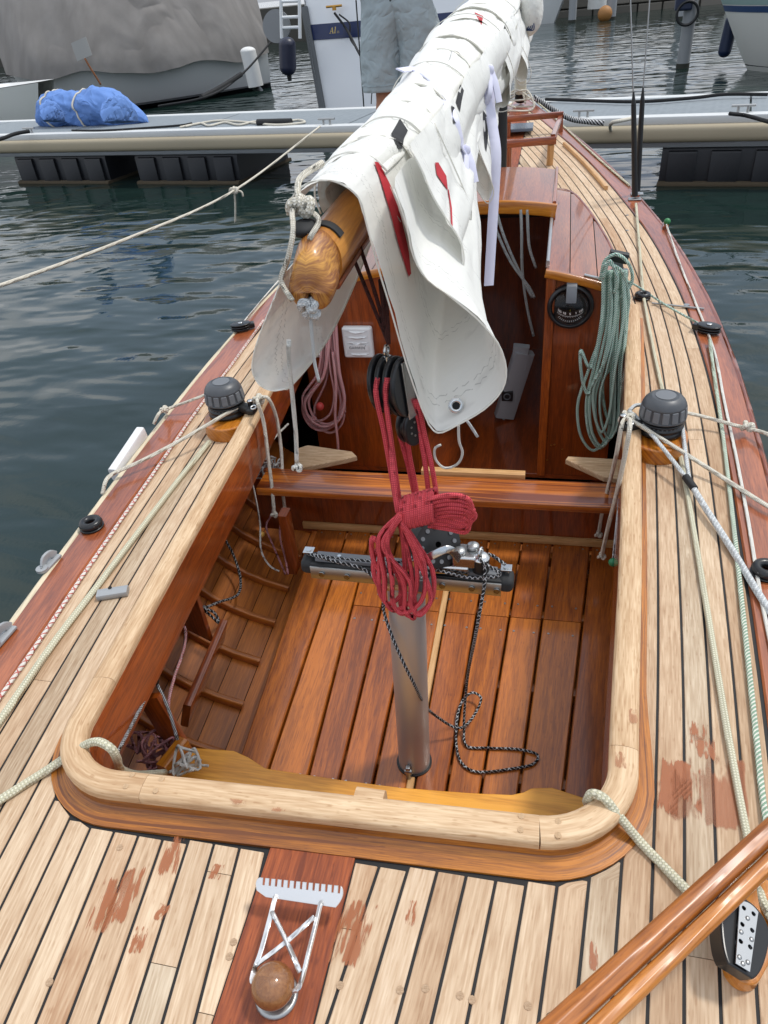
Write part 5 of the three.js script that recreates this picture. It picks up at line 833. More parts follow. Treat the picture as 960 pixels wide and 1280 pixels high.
// black and white traveller control line
{
  const z = TZ + 0.03, f = h => FLOOR + 0.006;
  rope('control_line', 'black and white flecked control line hanging from the traveller to the floor', [PZ(385, 692, z - 0.03), PZ(420, 702, z), PZ(455, 712, z), PZ(478, 735, z + 0.01), PZ(480, 765, z), PZ(494, 805, z + 0.03), PZ(515, 850, z + 0.05), PY(545, 895, FLOOR + 0.10), PY(575, 910, FLOOR + 0.03), PY(592, 895, FLOOR + 0.02), PY(601, 872, FLOOR + 0.03), PY(590, 866, FLOOR + 0.03), PY(576, 880, FLOOR + 0.02), PY(570, 920, FLOOR + 0.006), PY(576, 952, FLOOR + 0.006), PY(592, 964, FLOOR + 0.006), PY(640, 961, FLOOR + 0.006), PY(668, 954, FLOOR + 0.006), PY(672, 944, FLOOR + 0.006), PY(650, 937, FLOOR + 0.006), PY(610, 935, FLOOR + 0.006), PY(583, 932, FLOOR + 0.006), PY(580, 910, FLOOR + 0.02), PY(583, 860, FLOOR + 0.14), PZ(597, 780, z + 0.02), PZ(606, 725, z + 0.012), PZ(606, 704, z)], 0.0036, ropeM.fleck);
  rope('control_line', 'flecked control line along the right half of the traveller', [PZ(632, 706, TZ), PZ(612, 693, TZ - 0.01), PZ(600, 700, z), PZ(625, 718, z), PZ(590, 722, z), PZ(545, 712, z)], 0.0034, ropeM.fleck);
  rope('control_line', 'flecked control line along the left half of the traveller', [PZ(385, 692, TZ), PZ(420, 698, TZ + 0.006), PZ(470, 702, TZ + 0.006), PZ(505, 703, TZ)], 0.0034, ropeM.fleck);
}
// coils hung on the bulkhead
{
  const z = BZ + 0.03, rr = rng(31), g = [];
  const loop = (x0, y0, x1, yb, wid, dz, r) => ropeGeo([PZ(x0, y0, z + dz), PZ(mix(x0, x1, 0.5) - wid * 0.2, mix(y0, yb, 0.5), z + dz), PZ(x1 - wid, yb - 28, z + dz), PZ(x1 - wid * 0.6, yb - 6, z + dz), PZ(x1, yb, z + dz), PZ(x1 + wid * 0.7, yb - 8, z + dz), PZ(x1 + wid, yb - 32, z + dz), PZ(mix(x0, x1 + wid, 0.6), mix(y0, yb, 0.45), z + dz), PZ(x0 + 6, y0, z + dz)], r);
  for (const [x0, x1, yb, w, d] of [[408, 404, 535, 26, 0], [406, 402, 538, 24, 0.012], [410, 408, 530, 22, 0.02], [412, 412, 541, 19, 0.006], [405, 398, 526, 20, 0.026], [414, 406, 533, 25, 0.03]]) g.push(loop(x0, 405, x1, yb, w, d, 0.0055));
  g.push(ropeGeo([PZ(416, 440, z + 0.035), PZ(420, 480, z + 0.04), PZ(419, 520, z + 0.04), PZ(422, 550, z + 0.04), PZ(423, 566, z + 0.04)], 0.0055));
  solo('hanging_coil', g, ropeM.redWhite, 'red and white flecked rope coil hanging on the left bulkhead', 'rope coil');
  solo('stopper_ball', sph(PZ(400, 508, z + 0.06), 0.017, 1, 1, 1, 18), plain(0xb23a36, 0.5), 'small red stopper ball hanging in front of the red coil', 'ball');
  const h = [], z2 = BZ + 0.05;
  const L2 = (x0, x1, yb, w, d) => ropeGeo([PZ(x0, 338, z2 + d), PZ(x0 - 2, 400, z2 + d), PZ(mix(x0, x1 - w, 0.6), 460, z2 + d), PZ(x1 - w, yb - 55, z2 + d), PZ(x1 - w * 0.7, yb - 14, z2 + d), PZ(x1, yb, z2 + d), PZ(x1 + w * 0.8, yb - 16, z2 + d), PZ(mix(x0 + 10, x1 + w, 0.6), 460, z2 + d), PZ(x0 + 10, 390, z2 + d), PZ(x0 + 8, 338, z2 + d)], 0.0056);
  for (const q of [[758, 742, 563, 20, 0], [756, 750, 560, 17, 0.012], [762, 752, 558, 15, 0.02], [768, 758, 552, 14, 0.008], [770, 752, 540, 10, 0.03], [754, 735, 493, 9, 0.034], [772, 762, 548, 12, 0.026], [774, 764, 530, 10, 0.004]]) h.push(L2(...q));
  h.push(ropeGeo([PZ(752, 345, z2 + 0.03), PZ(756, 326, z2 + 0.03), PZ(770, 318, z2 + 0.045), PZ(786, 330, z2 + 0.03), PZ(790, 352, z2 + 0.02), PZ(776, 372, z2 + 0.02)], 0.0056), ropeGeo([PZ(750, 350, z2 + 0.02), PZ(757, 330, z2 + 0.045), PZ(774, 336, z2 + 0.05), PZ(781, 348, z2 + 0.03), PZ(786, 372, z2 + 0.02), PZ(780, 420, z2 + 0.02)], 0.0056), ropeGeo([PZ(754, 348, z2 + 0.04), PZ(762, 326, z2 + 0.05), PZ(772, 350, z2 + 0.05), PZ(768, 366, z2 + 0.04)], 0.0056));
  solo('hanging_coil', h, ropeM.greenWhite, 'green and white flecked rope coil hanging beside the compass', 'rope coil');
}
// lines in the left side of the cockpit
rope('small_line', 'white cord hanging from the left sail tail to the corner shelf', [PZ(361, 425, -0.965), PZ(361, 445, -0.965), PZ(366, 500, -0.975), PZ(370, 545, -0.985), PZ(371, 578, -0.985)], 0.0038, ropeM.whiteFine, { extra: [knot(PZ(372, 584, -0.985), 0.0035, 1.2, 61)], category: 'cord' });
rope('small_line', 'white cord threaded with a yellow bead below the left coaming', [PX(312, 590, -0.6), PX(320, 625, -0.6), PX(325, 655, -0.6), PX(327, 690, -0.58), PX(338, 708, -0.55), PX(349, 714, -0.52)], 0.0034, ropeM.whiteFine, { category: 'cord' });
solo('bead', sph(PX(327, 668, -0.597), 0.011, 1, 1, 1, 16), plain(0xd9a94e, 0.45), 'yellow wooden bead on a white cord in the cockpit', 'bead');
solo('stopper_ball', sph(PX(766, 703, 0.56), 0.012, 1, 1, 1, 16), plain(0x2f8055, 0.45), 'green stopper ball hanging below the right coaming', 'ball');
rope('small_line', 'thin grey cord holding the green ball below the right coaming', [PX(774, 620, 0.575), PX(770, 660, 0.565), PX(766, 700, 0.56)], 0.0025, ropeM.grey, { category: 'cord' });
rope('small_line', 'thin pink flecked line beside the dark seat post', [PX(345, 600, -0.62), PX(340, 640, -0.6), PX(333, 660, -0.58), PX(345, 690, -0.54), PX(357, 718, -0.5)], 0.0035, ropeM.pink);
rope('small_line', 'thin pink flecked line hanging behind the white tails', [PX(352, 640, -0.56), PX(350, 670, -0.54), PX(357, 700, -0.5), PX(360, 718, -0.48)], 0.0035, ropeM.pink);
rope('small_line', 'dark flecked cord with a loose loop against the ribs', [PX(277, 668, -0.72), PX(290, 690, -0.7), PX(300, 720, -0.66), PX(298, 742, -0.63), PX(275, 752, -0.64), PX(252, 758, -0.66), PX(243, 745, -0.68), PX(250, 757, -0.66), PX(266, 772, -0.62), PX(274, 779, -0.6), PX(268, 766, -0.62), PX(255, 760, -0.645)], 0.0045, ropeM.fleck);
rope('small_line', 'red flecked cord hanging by the side panel', [PX(222, 778, -0.62), PX(231, 785, -0.6), PX(230, 810, -0.6), PX(220, 840, -0.58), PX(212, 870, -0.56), PX(210, 890, -0.55)], 0.0042, ropeM.redWhite);
rope('small_line', 'taut grey flecked cord slanting down inside the left after corner', [PX(189, 858, -0.53), PX(168, 900, -0.5), PX(146, 942, -0.47)], 0.004, ropeM.blackWhite); rope('small_line', 'grey flecked cord from the small black block to the amber board', [PX(194, 850, -0.55), PX(210, 885, -0.5), PX(222, 925, -0.46)], 0.004, ropeM.blackWhite);
solo('small_block', [sph(PX(193, 850, -0.54), 0.012, 1, 1.5, 0.8, 12)], M.black, 'small black block on the grey cords in the left after corner', 'block');
{ const rr = rng(71), g = []; for (let k = 0; k < 5; k++) { const c = PY(185 + k * 9, 945 + (k % 2) * 12, -0.36), p = []; for (let i = 0; i < 9; i++) p.push(V(c.x + (rr() - 0.5) * 0.1, -0.36 + rr() * 0.1, c.z + (rr() - 0.5) * 0.09)); g.push(ropeGeo(p, 0.0035)); } solo('line_bundle', g, ropeM.pink, 'tangle of thin pink and white line in the left after corner', 'rope bundle'); }
{ const rr = rng(73), g = []; for (let k = 0; k < 4; k++) { const c = PY(235 + k * 3, 958, -0.27), p = []; for (let i = 0; i < 7; i++) p.push(V(c.x + (rr() - 0.5) * 0.09, -0.275 + rr() * 0.05, c.z + (rr() - 0.5) * 0.06)); g.push(ropeGeo(p, 0.0035)); } solo('line_bundle', g, ropeM.whiteFine, 'tangle of white line by the cleat block in the left after corner', 'rope bundle'); }
{ const rr = rng(79), g = []; for (let k = 0; k < 6; k++) { const p = []; for (let i = 0; i < 8; i++) p.push(PX(320 + rr() * 30, 572 + rr() * 26, -0.68 + rr() * 0.06)); g.push(ropeGeo(p, 0.003)); } solo('line_bundle', g, ropeM.grey, 'tangle of grey and white line stowed under the left side deck', 'rope bundle'); }
rope('small_line', 'white cord slanting under the side deck by the left bulkhead', [PX(332, 560, -0.6), PX(345, 545, -0.6), PX(360, 530, -0.62)], 0.004, ropeM.whiteFine);
// below the sail tail: white strap, loop on the cabin sole side
rope('small_line', 'white cord with a loop lying on the threshold below the sail', [PZ(573, 528, -1.6), PZ(574, 552, -1.6), PZ(578, 566, -1.6), PZ(572, 580, -1.6), PZ(556, 585, -1.6), PZ(545, 575, -1.6), PZ(544, 560, -1.6), PZ(551, 556, -1.6)], 0.0035, ropeM.whiteFine, { category: 'cord' });
rope('small_line', 'short grey cord end showing below the sail tail', [PZ(581, 522, -1.6), PZ(590, 535, -1.6), PZ(597, 546, -1.6)], 0.004, ropeM.grey, { category: 'cord' });
// things inside the companionway
{
  const z = -3.0, g = thing('cable_box', 'grey plastic power box leaning inside the dark companionway', 'box', PZ(640, 510, z));
  const a = PZ(630, 520, z), b = PZ(655, 440, z); obj('case', [beam(a, b, 0.09, 0.05, V(0.3, 0, 1), 0.008), beam(PZ(648, 460, z), PZ(652, 432, z), 0.07, 0.04, V(0, 0, 1), 0.006)], plain(0x9b9d9f, 0.5), g);
  const s = PZ(634, 495, z + 0.03); obj('socket', [bx(s.x, s.y, s.z, 0.05, 0.05, 0.012, 0.004)], M.black, g); obj('dial', torus(s.clone().add(V(0, 0, 0.007)), V(0, 0, 1), 0.014, 0.003), M.grey, g);
  rope('cable', 'grey cable looping from the power box', [PZ(632, 512, z), PZ(630, 528, z), PZ(640, 538, z), PZ(655, 532, z)], 0.006, plain(0x9fa2a4, 0.5), { category: 'cable' });
  for (const [q, l] of [[[[612, 262], [622, 292], [640, 330], [662, 360], [668, 372]], 'pale cable slanting down from the hatch beam'], [[[620, 262], [628, 290], [640, 320], [665, 372]], 'pale cable running beside its twin inside the hatch'], [[[651, 262], [652, 290], [653, 340], [660, 390], [667, 420]], 'grey green cable hanging inside the companionway'], [[[659, 262], [660, 288], [662, 310], [670, 335]], 'short grey cable under the hatch beam']]) rope('cable', l, q.map(([x, y]) => PZ(x, y, -3.1)), 0.006, plain(0xa7aaa6, 0.5), { category: 'cable' });
  for (let k = 0; k < 4; k++) { const c = PZ(600 + k * 20, 277, -3.38); solo('jar', [lathe([[0, 0], [0.03, 0], [0.032, 0.02], [0.03, 0.045], [0.018, 0.05], [0, 0.052]], c.x, 0.351, c.z, 18)], plain(0x6d7075, 0.3), 'small grey container standing on the beam under the hatch', 'container', 'containers under the hatch'); }
}
// bow tangle of white lines
{ const rr = rng(83), c = PD(648, 128, 0.05), g = []; for (let k = 0; k < 3; k++) { const p = []; for (let i = 0; i < 6; i++) p.push(V(c.x + (rr() - 0.5) * 0.28, c.y + (rr() - 0.3) * 0.16, c.z + (rr() - 0.5) * 0.3)); g.push(ropeGeo(p, 0.007)); } solo('line_bundle', g, ropeM.white, 'loose white lines gathered at the bow', 'rope bundle'); }

// white fender board hanging outside the left gunwale
solo('fender_board', beam(PX(178, 541, -0.995), PX(143, 594, -0.995), 0.03, 0.05, V(0, 1, 0), 0.006), M.whiteMatte, 'white fender board hanging outside the left gunwale', 'fender');
// ================================================================ floating dock
const DK = -0.03, dkN = x => -8.07 + 0.184 * x, dkAng = Math.atan(0.184);
const dx = V(Math.cos(dkAng), 0, Math.sin(dkAng)), dn = V(Math.sin(dkAng), 0, -Math.cos(dkAng));            // along the dock, away from us
const dP = (s, t, y = 0) => V(0, 0, -8.07).addScaledVector(dx, s).addScaledVector(dn, t).setY(y);
{
  const g = thing('floating_dock', 'floating dock with grey deck panels, beige fender edge and black floats', 'dock', dP(0, 0.6, -0.62)), W = 1.3, S0 = -16, S1 = 12;
  const pm = (() => { const t = tex(128, 128, (u, v) => { const k = (Math.floor(u * 16) % 2) * 0.06 + 0.06 * (fbm(u * 8, v * 8, 8, 8, 3, 501) - 0.5); return [0.52 - k, 0.55 - k, 0.57 - k]; }); t.repeat.set(4, 4); return new THREE.MeshPhysicalMaterial({ map: t, roughness: 0.7 }); })();
  for (let s = S0; s < S1; s += 2.0) { obj('deck_panel', beam(dP(s + 0.01, W / 2, DK - 0.02), dP(s + 1.99, W / 2, DK - 0.02), W - 0.24, 0.04), pm, g); }
  for (const t of [0.07, W - 0.07]) { obj('edge_beam', beam(dP(S0, t, DK - 0.03), dP(S1, t, DK - 0.03), 0.14, 0.07, V(0, 1, 0), 0.012), plain(0xc9cbca, 0.45), g); obj('under_beam', beam(dP(S0, t, DK - 0.235), dP(S1, t, DK - 0.235), 0.10, 0.05, V(0, 1, 0), 0.008), M.aluPaint, g); }
  const fp = []; for (let i = 0; i <= 20; i++) fp.push(dP(mix(S0, S1, i / 20), 0.0, DK - 0.135)); obj('fender_strip', sweep(fp, roundRect(0.12, 0.15, 0.05, 4), { up: V(0, 1, 0), crease: 1 }), plain(0xa79b83, 0.6), g);
  const black = plain(0x1a1c20, 0.45);
  for (const [s, w] of [[-13.2, 1.3], [-11.6, 1.3], [-9.9, 1.3], [-6.2, 1.55], [-4.2, 1.5], [2.05, 1.5], [3.75, 1.5], [7, 1.4], [9.5, 1.4]]) {
    const f = part('float', g), pts = [], n = 4; obj('body', beam(dP(s - w / 2, W / 2, -0.52), dP(s + w / 2, W / 2, -0.52), W - 0.1, 0.48, V(0, 1, 0), 0.05), black, f);
    for (let i = 0; i < n; i++) { const c = s - w / 2 + (i + 0.5) * w / n; obj('rib', beam(dP(c - w / n * 0.33, 0.045, -0.52), dP(c + w / n * 0.33, 0.045, -0.52), 0.06, 0.40, V(0, 1, 0), 0.025), black, f); }
    obj('waterline_growth', beam(dP(s - w / 2 - 0.006, W / 2, -0.612), dP(s + w / 2 + 0.006, W / 2, -0.612), W + 0.05, 0.05, V(0, 1, 0), 0.02), plain(0x4a4030, 0.9), f);
  }
}
// mooring gear on the dock
const cleat = (s, t, lab) => { const g = thing('dock_cleat', lab, 'cleat', dP(s, t, DK), 'dock cleats'); obj('horn', [cyl(dP(s - 0.1, t, DK + 0.06), dP(s + 0.1, t, DK + 0.06), 0.012), cyl(dP(s - 0.04, t, DK), dP(s - 0.04, t, DK + 0.06), 0.012), cyl(dP(s + 0.04, t, DK), dP(s + 0.04, t, DK + 0.06), 0.012)], M.steelRough, g); };
const onDock = (px, py, h = 0.015) => PY(px, py, DK + h);
{
  const q = onDock(400, 158, 0.05);
  const sOf = p => p.clone().sub(dP(0, 0, 0)).dot(dx), tOf = p => p.clone().sub(dP(0, 0, 0)).dot(dn);
  for (const [px, py, l] of [[400, 158, 'steel cleat on the dock where the thin white line is tied'], [722, 152, 'steel cleat on the dock by the sailboat bow'], [37, 165, 'steel cleat on the dock left of the blue bundle'], [928, 145, 'steel cleat on the dock with a black line']]) { const p = onDock(px, py); cleat(sOf(p), Math.max(0.1, tOf(p)), l); }
  rope('mooring_line', 'thin white line stretched from the dock out over the water', [q, PZ(293, 238, -5.6), PZ(150, 302, -3.6), PZ(0, 357, -2.7), PZ(-120, 395, -2.2)], 0.009, ropeM.white, { extra: [knot(PZ(293, 238, -5.6), 0.012, 1.4, 91), ropeGeo([PZ(293, 238, -5.6), PZ(294, 255, -5.6), PZ(294, 278, -5.6)], 0.008), ropeGeo([PZ(293, 238, -5.6), PZ(302, 240, -5.6), PZ(304, 246, -5.6)], 0.008)], n: 120 });
  rope('mooring_line', 'black line with white flecks tied at the dock left of the blue bundle', [onDock(-30, 180, 0.02), onDock(0, 174, 0.03), onDock(20, 167, 0.05), onDock(37, 164, 0.05)], 0.022, ropeM.black);
  rope('mooring_line', 'black and white striped line running from the bow to the dock cleat', [PD(668, 122, 0.06), onDock(712, 148, 0.12), onDock(735, 152, 0.06), onDock(755, 154, 0.04)], 0.022, ropeM.blackWhite);
  rope('mooring_line', 'white line wrapped on the dock cleat by the bow and hanging down', [onDock(790, 148, 0.03), onDock(775, 151, 0.05), onDock(766, 153, 0.04), PZ(764, 170, -8.0), PZ(763, 180, -8.0)], 0.016, ropeM.white);
  rope('mooring_line', 'black line leading off the right end of the dock', [onDock(912, 142, 0.06), onDock(930, 144, 0.03), onDock(960, 152, 0.02), onDock(990, 160, 0.02)], 0.016, ropeM.black);
  rope('mooring_line', 'black rope lying along the far edge of the dock', [onDock(682, 124, 0.03), onDock(740, 126, 0.03), onDock(800, 127, 0.03), onDock(870, 122, 0.03), onDock(905, 118, 0.04), onDock(960, 118, 0.03)], 0.016, ropeM.black);
  rope('mooring_line', 'loose cream line lying in bights on the dock deck', [onDock(232, 158), onDock(250, 154), onDock(262, 157), onDock(280, 153), onDock(300, 156), onDock(318, 152), onDock(345, 154), onDock(372, 150), onDock(380, 153), onDock(350, 156), onDock(300, 152), onDock(270, 151), onDock(240, 156), onDock(225, 159)], 0.012, ropeM.white);
  rope('mooring_line', 'dark line lying beside the blue bundle', [onDock(90, 163), onDock(130, 163), onDock(180, 160), onDock(230, 156), onDock(240, 154)], 0.012, ropeM.black);
  solo('rope_snubber', cyl(onDock(322, 153, 0.03), onDock(364, 152, 0.03), 0.035, 12), M.rubber, 'black rubber mooring snubber lying on the dock', 'snubber');
  rope('mooring_line', 'dark mooring line with rubber snubber from the covered boat to the dock', [onDock(198, 133, 0.03), PZ(255, 122, -11), PZ(300, 95, -12.2), PZ(345, 45, -13.6)], 0.016, ropeM.black, { extra: [ropeGeo([PZ(252, 122, -11), PZ(278, 108, -11.6), PZ(301, 93, -12.2)], 0.038)] });
}
// blue bundle on the dock
{
  const c = onDock(116, 160, 0), g = thing('blue_bundle', 'bright blue cloth bundle tied with white cords on the dock', 'bundle', c);
  const blue = (() => { const t = tex(128, 128, (u, v) => { const k = 0.08 * (fbm(u * 6, v * 6, 6, 6, 4, 511) - 0.5); return [0.37 + k, 0.52 + k, 0.77 + k]; }); const b = tex(256, 256, (u, v) => { const w = fbm(u * 3, v * 3, 3, 3, 2, 513), x = 1 - Math.abs(2 * fbm(u * 4 + w * 2, v * 3, 4, 3, 2, 515) - 1); return [x, x, x]; }, false); b.repeat.set(2, 2); return new THREE.MeshPhysicalMaterial({ map: t, roughness: 0.75, bumpMap: b, bumpScale: 0.025, sheen: 0.1 }); })();
  const lump = (a, b, prof, seed, lift = 0) => { const rows = [], n = 40, m = 36; for (let i = 0; i <= n; i++) { const t = i / n, p = a.clone().lerp(b, t), R = prof(t), r = []; for (let j = 0; j <= m; j++) { const th = j / m * Math.PI * 2, w = fbm(Math.cos(th) * 3 + 9 + seed, Math.sin(th) * 3 + t * 7 + 9, 64, 64, 4, seed) - 0.5, w2 = Math.abs(fbm(th * 1.6 + t * 3, t * 9, 64, 64, 3, seed + 4) - 0.5); const k = R * (1 + 0.35 * w - 0.5 * w2); r.push(p.clone().add(V(0, Math.max(-R * 0.85, k * Math.sin(th)) + R * 0.8, 0)).addScaledVector(dn, k * Math.cos(th) * 1.1)); } rows.push(r); } lump.rows = rows; return grid(rows, { flip: true }); };
  const A = onDock(50, 157, 0), B = onDock(186, 153, 0);
  obj('roll', lump(A, B, t => 0.27 * Math.pow(Math.max(0, Math.sin(Math.PI * clamp(t))), 0.45) * (1 + 0.12 * Math.sin(t * 11)) * (1 - 0.3 * t * t), 521), blue, g); const roll = lump.rows;
  const D = onDock(130, 152, 0.30), E2 = onDock(172, 152, 0.16); obj('flap', lump(D, E2, t => 0.14 * Math.sqrt(Math.max(0.0, Math.sin(Math.PI * t))), 531), blue, g); const F2 = onDock(55, 150, 0.36), G2 = onDock(80, 152, 0.26); obj('flap', lump(F2, G2, t => 0.11 * Math.sqrt(Math.max(0.0, Math.sin(Math.PI * t))), 541), blue, g);
  for (const i of [8, 20]) { const c = roll[i][0].clone().add(roll[i][18]).multiplyScalar(0.5), pts = roll[i].slice(2, 30).map((p, j) => p.clone().lerp(c, -0.03).addScaledVector(dx, 0.03 * Math.sin(j * 0.35))); obj('tie_cord', ropeGeo(pts, 0.012), ropeM.white, g); }
}
// ================================================================ other boats
function hullRows(L, B, fb, o = {}) {           // stations bow (s=0) to stern (s=1): local x along, y up, z across
  const rows = []; for (let i = 0; i <= 36; i++) { const s = i / 36, w = B / 2 * (o.shape ? o.shape(s) : Math.pow(Math.sin(Math.PI * Math.min(1, 0.02 + s * 0.62)), 0.62)), r = [], sh = fb * (1 + (o.sheer ?? 0.18) * Math.pow(1 - s, 2)); for (let j = -12; j <= 12; j++) { const t = Math.abs(j) / 12, q = j < 0 ? -1 : 1; const y = sh - (sh + 0.35) * (1 - t), k = Math.pow(Math.max(0, (y + 0.35) / (sh + 0.35)), o.full ?? 0.32); r.push(V(s * L + (o.rake ?? 0.35) * (1 - t) * Math.pow(1 - s, 3) * 2 - (o.stern ?? 0) * (1 - t) * s, y, q * w * k)); } rows.push(r); } return rows;
}
function place(g, bow, stern) { const d = stern.clone().sub(bow).setY(0).normalize(), m = new THREE.Matrix4().makeBasis(d, V(0, 1, 0), d.clone().cross(V(0, 1, 0))); m.setPosition(bow.x, WATER, bow.z); return g.applyMatrix4(m); }
{ // grey covered boat
  const bow = PY(30, 158, WATER), stern = PY(356, 110, WATER), dir = stern.clone().sub(bow).setY(0), L = dir.length() * 0.98; const off = V(-dir.z, 0, dir.x).normalize().multiplyScalar(-0.95); bow.add(off); stern.add(off);
  const g = thing('covered_boat', 'pale grey motor boat under a wrinkled grey tarpaulin cover', 'boat', bow.clone().setY(WATER));
  const rows = hullRows(L, 2.3, 1.0, { shape: s => Math.pow(Math.sin(Math.PI * (0.015 + Math.pow(s, 0.8) * 0.93)), 0.55), full: 0.4, rake: 0.3 });
  obj('hull', place(grid(rows), bow, stern), plain(0xcbccca, 0.4), g);
  obj('boot_stripe', place(grid(rows.map(r => r.filter((p, j) => 1).map(p => V(p.x, Math.min(p.y, 0.10) - 0.001, p.z * 1.004)))), bow, stern), plain(0x22252a, 0.6), g);
  const cm = (() => { const b = tex(256, 256, (u, v) => { const w = fbm(u * 4, v * 4, 4, 4, 3, 551), x = 0.9 * (1 - Math.abs(2 * fbm(u * 3 + w * 2, v * 5 + w, 3, 5, 2, 553) - 1)) + 0.1 * fbm(u * 12, v * 12, 12, 12, 2, 555); return [x, x, x]; }, false); b.repeat.set(0.22, 0.22); const t = tex(128, 128, (u, v) => { const k = 0.10 * (fbm(u * 5, v * 5, 5, 5, 4, 557) - 0.5) + 0.01 * ((Math.floor(u * 128) + Math.floor(v * 128)) & 1); return [0.49 + k, 0.475 + k, 0.46 + k]; }); t.repeat.set(0.7, 0.7); return new THREE.MeshPhysicalMaterial({ map: t, roughness: 0.85, bumpMap: b, bumpScale: 0.05 }); })();
  const cr2 = rows.map((r, i) => { const s = i / 36, top = r[24], w = Math.abs(top.z) + 0.03, out = []; for (let j = 0; j <= 32; j++) { const t = j / 32 * 2 - 1, a = Math.abs(t), H = 2.3 * Math.pow(Math.sin(Math.PI * clamp(0.08 + s * 0.86)), 0.5); const skirt = a > 0.86 ? (a - 0.86) / 0.14 : 0; const fold = 0.13 * (Math.abs(Math.sin(s * 13 + a * 1.5)) - 0.6) * (1 - a * 0.7) + 0.12 * (fbm(s * 6, t * 2 + 6, 64, 64, 2, 561) - 0.5); const pe = 0.10 + 0.10 * Math.sin(s * Math.PI * 5) * 0.5; out.push(V(r[24].x, top.y - 0.02 + H * (1 - Math.pow(Math.min(1, a / 0.86), 1.4)) + fold - skirt * (0.20 + pe), Math.sign(t) * (Math.min(1, a / 0.86) * w * 1.02 + 0.03 * skirt + fold * 0.3))); } return out; });
  obj('cover', place(grid(cr2), bow, stern), cm, g);
  const fl = PZ(101, 62, 0); const pz = bow.z + 1.2; obj('cover_flap', sweep([PZ(98, 50, pz), PZ(106, 73, pz + 0.08)], roundRect(0.34, 0.01, 0.003), { up: V(0, 0.3, 1) }), plain(0x8b8b88, 0.7), g);
  rope('power_cable', 'orange cable hanging from the cover of the grey boat', [PZ(106, 73, pz + 0.08), PZ(113, 85, pz + 0.1), PZ(120, 96, pz + 0.1), PZ(126, 106, pz + 0.1)], 0.018, braid(0xb06a35, 0x2c2622, 'half'), { category: 'cable' });
  const fz = -14.6, fa = PZ(310, 64, fz), fb = PZ(320, 108, fz); const f = thing('boat_fender', 'white cylindrical fender with black tip hanging on the grey boat', 'fender', fb); obj('body', [cyl(fa, fb, 0.14, 20), sph(fa, 0.14, 1, 0.5, 1)], plain(0xd5d5d2, 0.5), f); obj('tip', cyl(fb, PZ(318, 113, fz), 0.14, 20, 0.04), M.black, f);
}
{ // second boat at the far left, only its shoulder shows
  const bow = PY(-60, 150, WATER), stern = bow.clone().add(V(-3, 0, -4)); bow.add(V(0.0, 0, -1.2)); stern.add(V(0, 0, -1.2)); const g = thing('motor_boat', 'pale cream boat hull showing beyond the bow of the covered boat', 'boat', bow.clone().setY(WATER));
  obj('hull', place(grid(hullRows(5, 2, 0.75)), V(-8.6, 0, -13.2), V(-13.5, 0, -14.6)), plain(0xdedfd8, 0.4), g); obj('deck', place(grid(hullRows(5, 2, 0.75).map(r => [r[0], r[24]].map(p => p.clone().add(V(0, 0.01, 0))))), V(-8.6, 0, -13.2), V(-13.5, 0, -14.6)), M.white, g);
}
